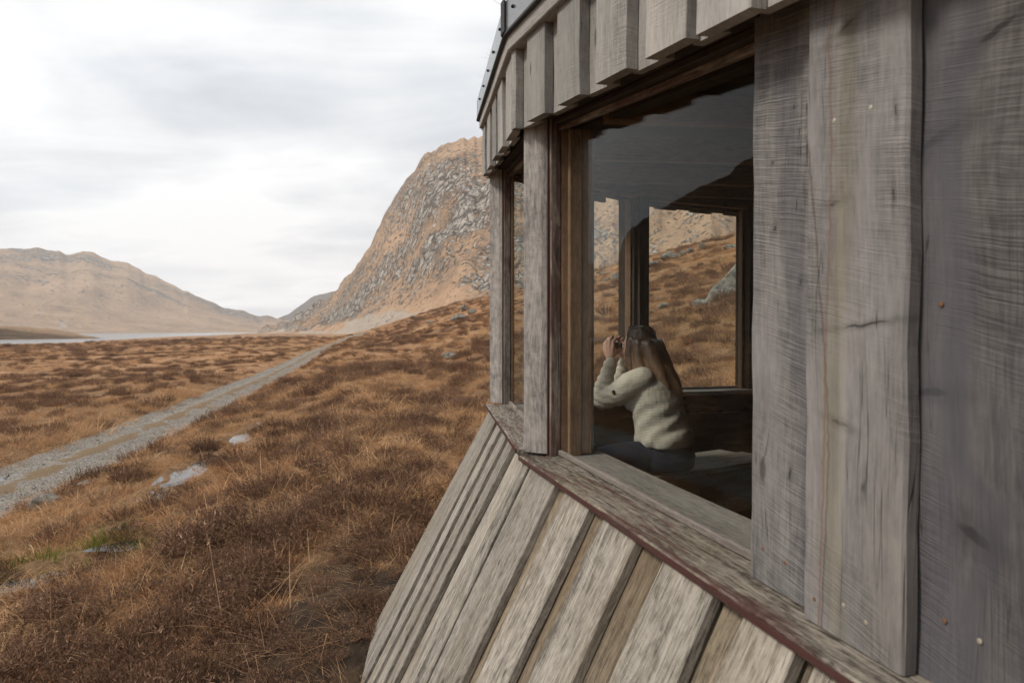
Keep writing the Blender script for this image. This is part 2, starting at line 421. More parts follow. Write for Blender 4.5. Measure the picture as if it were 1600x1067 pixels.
def rock_mat(name='lichen_rock', base=(.17, .158, .135)):
    m, t = new_mat(name)
    P = t.n('ShaderNodeTexCoord').outputs['Object']
    n = t.noise(P, 2.2, 8, .62); f = t.noise(P, 14, 5, .6)
    c = t.ramp(t.add(t.mul(n, .7), t.mul(f, .3)), [(.38, [b * .38 for b in base]), (.5, base), (.62, [min(1, b * 1.55) for b in base])])
    lich = t.step(.62, .72, t.noise(P, 6, 4, .6))
    c = t.mix(t.mul(lich, .6), c, (.40, .39, .35))
    mos = t.step(.56, .70, t.noise(t.vadd(P, (5, 5, 5)), 1.4, 5, .65))
    c = t.mix(t.mul(mos, .6), c, (.16, .145, .08))
    finish(t, c, .9, t.add(t.mul(n, 1.0), t.mul(f, .35)), .9, .12, .15)
    return m
M_ROCK = rock_mat()

def leaf_mat(name, stops, var=.5, trans=.25):
    """dead grass or heather: colour by blade (attribute shade) and by plant"""
    m, t = new_mat(name)
    sh = t.n('ShaderNodeAttribute', dict(attribute_name='shade')).outputs['Fac']
    oi = t.n('ShaderNodeObjectInfo').outputs['Random']
    v = t.add(t.mul(sh, 1 - var), t.mul(oi, var))
    c = t.ramp(v, [(p_, tuple(min(.8, q_ * 1.25) for q_ in c_)) for p_, c_ in stops])
    d = t.n('ShaderNodeBsdfDiffuse', None, Color=c)
    tl = t.n('ShaderNodeBsdfTranslucent', None, Color=c)
    mx = t.n('ShaderNodeMixShader', None, i0=trans, i1=d.outputs[0], i2=tl.outputs[0])
    t.links.new(mx.outputs[0], t.n('ShaderNodeOutputMaterial').inputs[0])
    return m
M_GRASS = leaf_mat('dead_moor_grass', [(.05, (.15, .080, .042)), (.35, (.31, .178, .090)), (.65, (.43, .270, .145)), (.95, (.57, .40, .24))])
M_RUSTY = leaf_mat('rust_deer_grass', [(.05, (.13, .060, .030)), (.4, (.28, .140, .066)), (.7, (.38, .205, .100)), (.95, (.52, .33, .18))])
M_STRAW = leaf_mat('straw_grass', [(.05, (.26, .145, .074)), (.5, (.40, .245, .135)), (.95, (.54, .37, .23))])
M_HEATH = leaf_mat('brown_heather', [(.05, (.055, .032, .022)), (.45, (.14, .082, .054)), (.8, (.24, .145, .094)), (.97, (.36, .25, .18))], .4, .1)
M_MOSS = leaf_mat('green_bog_grass', [(.05, (.05, .055, .014)), (.5, (.15, .15, .035)), (.95, (.27, .24, .07))])
# ---------------------------------------------------------------- ground
def heath_field(X, Y):
    """where heather grows (1) rather than grass (0)"""
    r = np.hypot(X, Y)
    k = 1 + r / 60
    a = fbm(X / (.62 * k) + 3, Y / (.74 * k), 3, 41, .6) + .75 * noise2(X / (4 * k), Y / (6 * k), 51)
    return sstep(.12, .50, a)

def peat_field(X, Y):
    """trodden wet peat beside the hut"""
    return np.exp(-(((X + 1.15) / .6) ** 2 + ((Y - 4.2) / 1.4) ** 2)) + .25 * fbm(X * 1.4, Y * 1.4, 3, 88) * (np.hypot(X + 1.2, Y - 4.2) < 3)

def ground_mat():
    m, t = new_mat('peaty_moor_ground')
    P = t.n('ShaderNodeNewGeometry').outputs['Position']
    he = t.n('ShaderNodeAttribute', dict(attribute_name='heath')).outputs['Fac']
    pe = t.n('ShaderNodeAttribute', dict(attribute_name='peat')).outputs['Fac']
    fa = t.n('ShaderNodeAttribute', dict(attribute_name='far')).outputs['Fac']
    n = t.noise(P, 5.0, 6, .65); b = t.noise(P, .45, 5, .6); l = t.noise(P, .035, 5, .6); fine = t.noise(P, 26, 4, .6)
    near = t.ramp(t.add(t.mul(n, .6), t.mul(fine, .4)), [(.3, (.06, .036, .021)), (.5, (.17, .102, .054)), (.7, (.31, .195, .105))])
    v = t.add(t.mul(b, .4), t.add(t.mul(n, .35), t.mul(l, .25)))
    farc = t.ramp(v, [(.34, (.10, .058, .038)), (.47, (.25, .145, .080)), (.55, (.37, .225, .125)), (.70, (.51, .34, .195))])
    farc = t.mix(t.mul(he, .5), farc, (.12, .07, .046))
    c = t.mix(fa, near, farc)
    c = t.mix(t.mul(t.step(.15, .5, pe), .9), c, t.ramp(n, [(.35, (.012, .010, .009)), (.65, (.045, .030, .020))]))
    finish(t, c, .95, t.add(n, t.mul(fine, .5)), .8, .08, .1)
    return m

def polar_grid(az, r):
    A, Rr = np.meshgrid(np.radians(az), r, indexing='ij')
    return Rr * np.sin(A), Rr * np.cos(A)

_az = np.concatenate([np.arange(-180, -62, 3.0), np.arange(-62, -42, .6), np.arange(-42, 24, .14), np.arange(24, 60, .8), np.arange(60, 180.1, 3.0)])
_r = np.concatenate([[.05, .5], np.exp(np.linspace(np.log(.9), np.log(420), 310)), np.exp(np.linspace(np.log(430), np.log(5200), 60))])
GX, GY = polar_grid(_az, _r)
GZ = height(GX, GY)
_GR = np.hypot(GX, GY)
ground = grid_mesh('ground', np.stack([GX, GY, GZ + EYE], -1), ground_mat(), attrs=dict(heath=heath_field(GX, GY), far=sstep(10, 70, _GR), peat=peat_field(GX, GY)))
tag(ground, 'brown peaty moorland of heather and dead grass around the hut', 'moorland', kind='structure')

# gravel track with two wheel ruts and a grassy middle
def track_mesh():
    pts = []
    seg = TRACK[1:-1]
    # resample, densest near the viewer
    cum = np.concatenate([[0], np.cumsum(np.hypot(*(seg[1:, :2] - seg[:-1, :2]).T))])
    q = np.concatenate([np.arange(0, 70, .22), np.arange(70, 150, .8), np.arange(150, cum[-1], 3.0)])
    sm = np.stack([np.interp(q, cum, seg[:, k]) for k in range(3)], -1)
    for _ in range(6):
        ker = np.ones(9) / 9
        pad = np.pad(sm, ((4, 4), (0, 0)), mode='edge')
        sm2 = np.stack([np.convolve(pad[:, k], ker, 'valid') for k in range(3)], -1)
        w_ = np.clip(q / 400, 0, 1)[:, None] * 0 + .8
        sm = sm * (1 - w_) + sm2 * w_
    tg = np.gradient(sm[:, :2], axis=0); tg /= np.linalg.norm(tg, axis=1)[:, None]
    nr = np.stack([tg[:, 1], -tg[:, 0]], -1)
    offs = np.linspace(-2.0, 2.0, 37)
    X = sm[:, None, 0] + nr[:, None, 0] * offs; Y = sm[:, None, 1] + nr[:, None, 1] * offs
    prof = -.05 * np.exp(-((np.abs(offs) - .82) / .34) ** 2) + .03 * np.exp(-(offs / .3) ** 2) - .16 * sstep(1.3, 1.75, np.abs(offs))
    Z = sm[:, None, 2] + .0 + prof[None, :] + .03 * fbm(X / .5, Y / .5, 3, 61) + .012 * noise2(X / .09, Y / .09, 62)
    mid = np.exp(-(offs / .34) ** 2)[None, :] + 0 * X
    edge = sstep(1.15, 1.55, np.abs(offs))[None, :] + 0 * X
    g = np.clip(1.25 * mid + .9 * fbm(X / .9, Y / 1.4, 4, 63) - .3, 0, 1)
    return np.stack([X, Y, Z + EYE], -1), np.maximum(g, edge), sm, nr

def track_mat():
    m, t = new_mat('grey_gravel')
    P = t.n('ShaderNodeNewGeometry').outputs['Position']
    gr = t.n('ShaderNodeAttribute', dict(attribute_name='grassy')).outputs['Fac']
    v = t.n('ShaderNodeTexVoronoi', None, Vector=P, Scale=34.0)
    v2 = t.n('ShaderNodeTexVoronoi', None, Vector=P, Scale=80.0)
    n = t.noise(P, 1.3, 5, .6); f = t.noise(P, 60, 3, .6)
    st = t.sep(v.outputs['Color'])[0]; st2 = t.sep(v2.outputs['Color'])[1]
    c = t.ramp(t.add(t.mul(st, .45), t.add(t.mul(st2, .3), t.mul(n, .25))), [(.2, (.085, .072, .058)), (.5, (.20, .175, .145)), (.8, (.36, .325, .28))])
    gm = t.step(.29, .52, t.add(t.mul(gr, .75), t.mul(t.m('SUBTRACT', t.noise(P, 7, 4, .6), .5), .8)))
    c = t.mix(t.mul(gm, .85), c, t.ramp(f, [(.3, (.085, .055, .026)), (.7, (.26, .165, .08))]))
    h = t.add(t.mul(t.m('SUBTRACT', 1.0, v.outputs['Distance']), 1.0), t.mul(t.m('SUBTRACT', 1.0, v2.outputs['Distance']), .5))
    finish(t, c, .85, h, .9, .02, .25)
    return m
TP, TG, TS, TN = track_mesh()
tag(grid_mesh('track', TP, track_mat(), attrs=dict(grassy=TG)), 'grey gravel track with a grassy middle running up the glen', 'track', kind='structure')

# water
def water_mat(name, col, rough, bump, bs, bd):
    m, t = new_mat(name)
    P = t.n('ShaderNodeNewGeometry').outputs['Position']
    n = t.noise(t.vmul(P, (1, 1, 1)), bs, 4, .6)
    finish(t, col, rough, n if bump else None, bump, bd, .5)
    return m
M_LAKE = water_mat('loch_water', (.16, .175, .19), .2, .5, .35, .35)
M_POOL = water_mat('pool_water', (.022, .018, .014), .02, 0, 5.0, .01)
LX, LY = polar_grid(np.linspace(-62, -14, 49), np.exp(np.linspace(np.log(380), np.log(4600), 40)))
tag(grid_mesh('lake', np.stack([LX, LY, 0 * LX - 7.2 + EYE], -1), M_LAKE), 'pale grey loch across the glen below the left hill', 'lake', kind='structure')

def pool(px, py, a, b, hd, z, label):
    vs = [(px, py, z)]; n = 28
    for k in range(n):
        th = 2 * math.pi * k / n
        rr = 1.0 + .18 * float(noise2(np.array(math.cos(th) * 1.6 + px), np.array(math.sin(th) * 1.6 + py), 9)) * 2
        al, ac = a * rr * math.cos(th), b * rr * math.sin(th)
        vs.append((px + al * math.sin(hd) + ac * math.cos(hd), py + al * math.cos(hd) - ac * math.sin(hd), z))
    o = mesh_obj('puddle', vs, [(0, 1 + (k + 1) % n, 1 + k) for k in range(n)], M_POOL)
    return tag(o, label, 'puddle', 'standing water on the moor and track', 'structure')
_pl = ['long pool of ditch water right of the track', 'narrow pool at the far end of the ditch', 'small pool above the mossy patch', 'small pool beside the green moss', 'dark pool at the left edge of the moor', 'thin trickle of water beyond the ditch', 'trickle of water between the ditch and the moss']
for p_, l_ in zip(PUDDLES, _pl):
    pool(p_[0], p_[1], p_[2] * 1.3, p_[3] * 1.6, p_[4], PUDDLE_Z[p_[:2]] - .004 + EYE, l_)
pool(-11.75, 15.75, .75, .22, -.14, -3.4 - .028 + EYE, 'shallow puddle in the left rut of the track')
pool(-12.3, 27.5, .75, .2, -.2, -3.4 - .034 + EYE, 'bright puddle in the right rut of the track')

# ---------------------------------------------------------------- hills
def hill_mat(name, grass, rock, scree=(.44, .38, .32), sc=1.0, rockf=1.0):
    m, t = new_mat(name)
    geo = t.n('ShaderNodeNewGeometry')
    P = geo.outputs['Position']
    rk = t.n('ShaderNodeAttribute', dict(attribute_name='rock')).outputs['Fac']
    sr = t.n('ShaderNodeAttribute', dict(attribute_name='scree')).outputs['Fac']
    n = t.noise(P, .02 * sc, 8, .62); f = t.noise(P, .11 * sc, 7, .68); l = t.noise(P, .006 * sc, 4, .5)
    g = t.ramp(t.add(t.mul(n, .4), t.add(t.mul(f, .35), t.mul(l, .25))), [(.35, [a * .42 for a in grass]), (.5, grass), (.66, [a * 1.5 for a in grass])])
    r_ = t.ramp(t.add(t.mul(f, .6), t.mul(n, .4)), [(.35, [a * .35 for a in rock]), (.5, rock), (.65, [a * 1.6 for a in rock])])
    dv = t.vadd(P, t.vmul(t.n('ShaderNodeTexNoise', None, Vector=P, Scale=.05 * sc, Detail=4.0).outputs['Color'], (26 / sc, 26 / sc, 26 / sc)))
    fac = t.n('ShaderNodeTexVoronoi', None, Vector=t.vmul(dv, (1, 1, .62)), Scale=.12 * sc, Detail=2.0, Roughness=.6)
    fcol = t.sep(fac.outputs['Color'])[0]
    edge = t.n('ShaderNodeTexVoronoi', dict(feature='DISTANCE_TO_EDGE'), Vector=t.vmul(dv, (1, 1, .5)), Scale=.06 * sc).outputs['Distance']
    crack = t.m('SUBTRACT', 1.0, t.step(.0, .16, edge))
    r_ = t.mix(1.0, r_, t.ramp(fcol, [(.1, (.45, .45, .47)), (.5, (1.0, 1.0, 1.0)), (.9, (1.7, 1.66, 1.6))]), 'MULTIPLY')  # light and shadowed facets of the crag painted cell by cell
    r_ = t.mix(t.mul(crack, .8), r_, [a * .15 for a in rock])  # crevice shadows painted into the rock colour
    rm = t.step(-.05, .06, t.add(t.m('SUBTRACT', t.mul(rk, .42 * rockf), .25), t.add(t.mul(t.m('SUBTRACT', f, .5), 1.7), t.mul(t.m('SUBTRACT', n, .5), .6))))
    c = t.mix(rm, g, r_)
    sm = t.step(.46, .60, t.add(t.mul(sr, .55), t.mul(t.noise(t.vmul(P, (1, 1, .5)), .045 * sc, 6, .65), .5)))
    rh = t.mul(rm, t.add(fcol, t.mul(edge, 1.5)))
    c = t.mix(t.mul(sm, .85), c, t.mix(f, [a * .75 for a in scree], [a * 1.1 for a in scree]))
    finish(t, c, .95, t.add(t.add(t.mul(f, .8), t.mul(n, 1.2)), t.mul(rh, .7)), 1.0, 9.0 / sc, .05)
    return m

def hill(name, sil, az0, az1, daz, r0f, r1f, zb, gprof, nr, crag, mat, label, cat, seed, screef=None, rockf=None, back=1.35, top_noise=.004):
    """terrain whose skyline, seen from the glen floor, follows SIL = [(azimuth, tan of elevation)]"""
    az = np.arange(az0, az1 + 1e-6, daz)
    sa, se = np.array(sil).T
    S = np.interp(az, sa, se)
    k = np.ones(5) / 5
    S = np.convolve(np.pad(S, 2, mode='edge'), k, 'valid')
    S = S + top_noise * fbm(az * .9, az * 0 + seed, 4, seed)
    t = np.concatenate([np.linspace(0, 1, nr), np.linspace(1.02, 1.5, 14)])
    r0 = np.interp(az, *np.array(r0f).T); r1 = np.interp(az, *np.array(r1f).T)
    A, T = np.meshgrid(np.radians(az), t, indexing='ij')
    Rr = r0[:, None] + (r1 - r0)[:, None] * T
    tt = np.clip(T, 0, 1)
    wob = .10 * fbm(A * 9, T * 3, 3, seed + 3) * tt * (1 - tt) * 4
    g = np.interp(np.clip(tt + wob, 0, 1), *np.array(gprof).T)
    eb = zb / Rr
    E = eb + (S[:, None] - eb) * g
    E1 = S[:, None]
    Z = Rr * E
    Zc = (r1 * S)[:, None]
    Z = np.where(T > 1, Zc - (Zc - zb) * ((T - 1) / .5) ** 1.4, Z)
    X = Rr * np.sin(A); Y = Rr * np.cos(A)
    body = sstep(.05, .25, tt) * (1 - .85 * sstep(.86, 1.0, tt))
    ridg = 0
    for k_ in range(5):
        fr = 2.0 ** k_ / crag[1]
        ridg = ridg + (1 - np.abs(noise3(X * fr, Y * fr, Z * fr * .7, seed + 20 + k_)) * 2.4 - .55) * .55 ** k_
    rockmask = np.zeros_like(Z) + .1 if rockf is None else rockf(A, tt, X, Y, Z)
    Z = Z + crag[0] * ridg * body * (.35 + .65 * rockmask)
    zscree = np.zeros_like(Z) if screef is None else screef(A, tt, X, Y, Z)
    o = grid_mesh(name, np.stack([X, Y, Z + EYE], -1), mat, attrs=dict(rock=rockmask, scree=zscree))
    return tag(o, label, cat, kind='structure')

def px2(x, y):
    a = math.atan((x - 800) / 1066.67)
    return (math.degrees(a), (517 - y) / 1066.67 * math.cos(a))

M_MTN = hill_mat('craggy_mountain_turf', (.41, .275, .18), (.245, .228, .208), sc=1.35)
M_HILL = hill_mat('bare_hill_turf', (.36, .24, .15), (.17, .162, .155), sc=.45, rockf=.8)
M_FAR = hill_mat('far_blue_hill', (.05, .048, .046), (.06, .06, .062), sc=.2)
M_SHADE = hill_mat('shaded_hill_turf', (.13, .085, .05), (.13, .125, .12))  # turf darkened for a backlit slope; the shade is in the colour

# elevations in tan(angle), azimuth in degrees from the glen axis of view
MTN = [px2(*p) for p in [(405, 516), (430, 511), (460, 496), (490, 479), (525, 456), (545, 431), (560, 412), (580, 381), (600, 337), (615, 314), (640, 274), (660, 250), (690, 228), (720, 219), (750, 215)]] \
    + [(0, .285), (4, .282), (8, .275), (13, .262), (18, .25), (24, .24), (34, .22), (46, .20), (62, .16)]
def mrock(A, t, X, Y, Z):
    d = np.degrees(A)
    n = fbm(X / 130, (Y + Z) / 130, 4, 71)
    band = sstep(.30, .42, t + .08 * n) * (1 - .35 * sstep(.8, .95, t))
    return np.clip(band * (.66 + .6 * n) * (1 - .62 * sstep(0, 9, d)), 0, 1)
def mscree(A, t, X, Y, Z):
    d = np.degrees(A)
    m = sstep(.015, .06, t) * (1 - sstep(.24, .42, t + .02 * (d + 10)))
    q = X * .35 + Y * .12
    streak = .62 + .9 * noise2(q / 60 + Z / 90, (Y + X) / 260, 72) + .7 * fbm(q / 22 + Z / 60, Y / 130 + Z / 80, 4, 73)
    return np.clip(m * streak * (1 - .6 * sstep(-7, 1, d)), 0, 1)
hill('mountain', MTN, -20.4, 62, .11, [(-21, 1500), (-15, 1000), (-12, 620), (-5, 330), (0, 240), (20, 170), (62, 200)], [(-21, 1750), (-15, 1550), (-12, 1350), (-5, 1120), (5, 1000), (30, 900), (62, 900)],
     -7.5, [(0, 0), (.12, .055), (.3, .17), (.42, .30), (.55, .52), (.7, .75), (.82, .89), (.93, .975), (1, 1)], 360, (15.0, 105.0), M_MTN,
     'steep craggy brown mountain rising behind the hut with pale scree at its foot', 'mountain', 70, mscree, mrock, top_noise=.007)

LHILL = [px2(*p) for p in [(-60, 384), (0, 389), (30, 390), (62, 388), (90, 393), (105, 396), (130, 393), (165, 402), (215, 418), (260, 440), (300, 460), (350, 480), (400, 492), (430, 497), (470, 505), (520, 515)]]
LHILL = [(-60, .09), (-46, .10)] + LHILL
def lrock(A, t, X, Y, Z):
    n = fbm(X / 260, (Y + Z * 2) / 260, 4, 81)
    return np.clip(sstep(.45, .8, t) * (.35 + 1.0 * n) + .35 * np.maximum(n, 0), 0, 1)
def lscree(A, t, X, Y, Z):
    d = np.degrees(A)
    return np.clip((-.05 + .8 * fbm(d * 1.1 + t * 14, t * 9 - d * .25, 4, 83)) * (1 - sstep(.4, .75, t)), 0, 1)
hill('hill', LHILL, -60, -14.6, .11, [(-60, 2100), (-37, 2300), (-28, 2700), (-20, 3300), (-14, 3600)], [(-60, 3900), (-37, 4000), (-20, 4400), (-14, 4400)], -7.4,
     [(0, 0), (.15, .09), (.4, .33), (.7, .72), (.88, .93), (1, 1)], 150, (16, 330.0), M_HILL, 'long bare brown hill sloping down to the loch on the left', 'hill', 80, lscree, lrock, top_noise=.003)

FARH = [px2(*p) for p in [(400, 512), (435, 497), (452, 490), (470, 477), (488, 464), (505, 459), (530, 454), (560, 452), (620, 460), (700, 490)]]
hill('hill', FARH, -20.5, -5.5, .12, [(-21, 4500), (-5, 4500)], [(-21, 5000), (-5, 5000)], -8, [(0, 0), (.3, .3), (.7, .75), (1, 1)], 40, (10, 500.0), M_FAR,
     'distant blue grey hill at the end of the glen', 'hill', 90, top_noise=.001)

HEAD = [px2(*p) for p in [(-260, 509), (-60, 508), (0, 509), (40, 511), (85, 515), (110, 519), (128, 523), (150, 527), (170, 530)]]
hill('headland', HEAD, -45, -30.4, .1, [(-45, 640), (-33, 720), (-30, 760)], [(-45, 1000), (-33, 900), (-30, 860)], -7.6, [(0, 0), (.2, .35), (.6, .8), (1, 1)], 30, (.9, 40.0), M_HILL,
     'low dark spit of moorland reaching into the loch', 'headland', 95, top_noise=.0006)

# the near mountain on the left, outside the picture, whose reflection stands in the big window
NEARM = [(-75, .40), (-62, .37), (-56, .32), (-52, .27), (-49, .245), (-47.6, .232), (-46.7, .214), (-44.6, .203), (-42, .178), (-40, .158), (-38.9, .146), (-38.3, .12), (-37.9, .095), (-37.6, .07), (-37.36, -.004)]
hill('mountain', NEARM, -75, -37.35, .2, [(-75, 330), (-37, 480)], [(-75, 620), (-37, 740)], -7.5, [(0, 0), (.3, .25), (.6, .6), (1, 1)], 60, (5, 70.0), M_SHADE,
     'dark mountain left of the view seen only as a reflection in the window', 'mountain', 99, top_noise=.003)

# ---------------------------------------------------------------- plants and stones spread over the moor
SOURCES = {}
def source(kind, objs):
    c = bpy.data.collections.new(kind + '_source')
    for o in objs: c.objects.link(o)
    SOURCES[kind] = c

def tuft_obj(name, seed, n, hmin, hmax, rad, wid, lean, droop, mat, segs=3):
    g = np.random.default_rng(seed)
    V, F, S = [], [], []
    for k in range(n):
        a = g.uniform(0, 2 * math.pi); r = rad * math.sqrt(g.uniform(0, 1))
        b = a + g.normal(0, .9); L = g.uniform(hmin, hmax); ln = abs(g.normal(lean, .3)); dr = droop * g.uniform(.4, 1.5)
        p = np.array([r * math.cos(a), r * math.sin(a), -.03]); w0 = wid * g.uniform(.6, 1.4)
        tw = g.uniform(0, math.pi); side = np.array([math.cos(tw), math.sin(tw), 0]) * w0
        th = ln; base = len(V); sh = np.clip(g.normal(.5, .22), 0, 1)
        for s_ in range(segs + 1):
            q = 1 - .85 * s_ / segs
            V += [p - side * q, p + side * q]; S += [sh * (.75 + .25 * s_ / segs)] * 2
            p = p + np.array([math.cos(b) * math.sin(th), math.sin(b) * math.sin(th), math.cos(th)]) * (L / segs)
            th = min(th + dr, 2.3)
        F += [(base + 2 * i, base + 2 * i + 1, base + 2 * i + 3, base + 2 * i + 2) for i in range(segs)]
    return _src(name, V, F, S, mat)

def _src(name, V, F, S, mat):
    me = bpy.data.meshes.new(name); me.from_pydata([tuple(v) for v in V], [], F); me.materials.append(mat)
    at = me.attributes.new('shade', 'FLOAT', 'POINT'); at.data.foreach_set('value', np.array(S, np.float32))
    return bpy.data.objects.new(name, me)

def heather_obj(name, seed, n, h, rad, mat):
    g = np.random.default_rng(seed)
    V, F, S = [], [], []
    for k in range(n):
        a = g.uniform(0, 2 * math.pi); r = rad * g.uniform(0, 1) ** .6
        L = h * g.uniform(.55, 1.1) * (1 - .45 * (r / rad) ** 2)
        ln = .25 + .65 * r / rad + g.normal(0, .18); b = a + g.normal(0, .5)
        p = np.array([r * .55 * math.cos(a), r * .55 * math.sin(a), -.03]); sh = np.clip(g.normal(.42, .22), 0, 1)
        dirv = np.array([math.cos(b) * math.sin(ln), math.sin(b) * math.sin(ln), math.cos(ln)])
        tw = g.uniform(0, math.pi); sd = np.array([math.cos(tw), math.sin(tw), 0]) * .0013
        base = len(V); e = p + dirv * L
        V += [p - sd, p + sd, e + sd * .5, e - sd * .5]; S += [sh * .6] * 4; F.append((base, base + 1, base + 2, base + 3))
        for j in range(8):
            q = p + dirv * L * g.uniform(.35, 1.02); u = g.normal(size=3); u[2] = abs(u[2]) + .4; u /= np.linalg.norm(u)
            v = np.cross(u, g.normal(size=3)); v /= np.linalg.norm(v) + 1e-6
            l_, w_ = g.uniform(.012, .030), g.uniform(.0014, .003)
            base = len(V); s2 = np.clip(sh + g.normal(0, .15), 0, 1)
            V += [q - v * w_, q + v * w_, q + u * l_]; S += [s2] * 3; F.append((base, base + 1, base + 2))
    return _src(name, V, F, S, mat)

source('grass', [tuft_obj('tuft%d' % k, 100 + k, 110, .08, .20, .16, .0019, .85, .5, M_GRASS) for k in range(5)]
       + [tuft_obj('rust%d' % k, 120 + k, 120, .05, .14, .17, .0019, .9, .5, M_RUSTY) for k in range(5)]
       + [tuft_obj('straw%d' % k, 140 + k, 46, .10, .24, .13, .0020, .75, .5, M_STRAW) for k in range(3)]
       + [tuft_obj('lying%d' % k, 160 + k, 36, .15, .36, .22, .0021, 1.3, .14, M_STRAW) for k in range(2)]
       + [tuft_obj('moss%d' % k, 180 + k, 110, .04, .11, .16, .0030, .45, .3, M_MOSS, 2) for k in range(2)]
       + [tuft_obj('stalk%d' % k, 200 + k, 5, .25, .42, .10, .0016, .10, .05, M_STRAW) for k in range(2)])
# instances are picked in alphabetical order of the source names
NG = dict(lying=(0, 2), moss=(2, 4), rust=(4, 9), stalk=(9, 11), straw=(11, 14), tuft=(14, 19))
source('heath', [heather_obj('heath%d' % k, 300 + k, 170, .19, .24, M_HEATH) for k in range(6)])

def ico_stone(name, seed, mat, sub=1, flat=.6):
    bm = bmesh.new(); bmesh.ops.create_icosphere(bm, subdivisions=sub, radius=1)
    g = np.random.default_rng(seed); o = g.uniform(0, 50, 3)
    for v in bm.verts:
        n = float(noise3(v.co.x * .9 + o[0], v.co.y * .9 + o[1], v.co.z * .9 + o[2], seed))
        v.co = v.co * (1 + .55 * n); v.co.z *= flat
    me = bpy.data.meshes.new(name); bm.to_mesh(me); bm.free(); me.materials.append(mat)
    return bpy.data.objects.new(name, me)
def pebble_mat():
    m, t = new_mat('grey_pebble')
    oi = t.n('ShaderNodeObjectInfo').outputs['Random']
    c = t.ramp(oi, [(.1, (.11, .105, .10)), (.6, (.26, .25, .235)), (.95, (.46, .45, .43))])
    finish(t, c, .85)
    return m
M_PEBBLE = pebble_mat()
source('stone', [ico_stone('pebble%d' % k, 400 + k, M_PEBBLE) for k in range(5)])

def scatter(name, kind, P, idx, scale, rot, label, cat):
    me = bpy.data.meshes.new(name)
    n = len(P); me.vertices.add(n); me.vertices.foreach_set('co', P.reshape(-1).astype(np.float32))
    a = me.attributes.new('pick', 'INT', 'POINT'); a.data.foreach_set('value', idx.astype(np.int32))
    a = me.attributes.new('size', 'FLOAT_VECTOR', 'POINT'); a.data.foreach_set('vector', scale.reshape(-1).astype(np.float32))
    a = me.attributes.new('turn', 'FLOAT_VECTOR', 'POINT'); a.data.foreach_set('vector', rot.reshape(-1).astype(np.float32))
    o = link(bpy.data.objects.new(name, me))
    ng = bpy.data.node_groups.new(name + '_spread', 'GeometryNodeTree')
    ng.interface.new_socket('Geometry', in_out='INPUT', socket_type='NodeSocketGeometry')
    ng.interface.new_socket('Geometry', in_out='OUTPUT', socket_type='NodeSocketGeometry')
    t = NT(ng)
    gi = t.n('NodeGroupInput'); go = t.n('NodeGroupOutput')
    ci = t.n('GeometryNodeCollectionInfo'); ci.inputs['Collection'].default_value = SOURCES[kind]
    ci.inputs['Separate Children'].default_value = True; ci.inputs['Reset Children'].default_value = True
    def attr(nm, ty):
        nd = t.n('GeometryNodeInputNamedAttribute', dict(data_type=ty)); nd.inputs['Name'].default_value = nm
        return nd.outputs['Attribute']
    ip = t.n('GeometryNodeInstanceOnPoints')
    t.links.new(gi.outputs[0], ip.inputs['Points']); t.links.new(ci.outputs[0], ip.inputs['Instance'])
    ip.inputs['Pick Instance'].default_value = True
    t.links.new(attr('pick', 'INT'), ip.inputs['Instance Index'])
    e2r = t.n('FunctionNodeEulerToRotation'); t.links.new(attr('turn', 'FLOAT_VECTOR'), e2r.inputs[0])
    t.links.new(e2r.outputs[0], ip.inputs['Rotation'])
    t.links.new(attr('size', 'FLOAT_VECTOR'), ip.inputs['Scale'])
    t.links.new(ip.outputs[0], go.inputs[0])
    o.modifiers.new('spread', 'NODES').node_group = ng
    return tag(o, label, cat, kind='stuff')

HUT_PLAN = [(-.78, 3.75), (-.62, 4.5), (.35, 5.65), (2.0, 6.05), (4.0, 5.0), (4.4, 2.6), (1.2, -1.2), (.0, -.6), (-.62, 1.9)]
def inside(poly, X, Y):
    c = np.zeros(X.shape, bool); n = len(poly)
    for i in range(n):
        (x1, y1), (x2, y2) = poly[i], poly[(i + 1) % n]
        k = ((y1 > Y) != (y2 > Y)) & (X < (x2 - x1) * (Y - y1) / (y2 - y1 + 1e-12) + x1)
        c ^= k
    return c

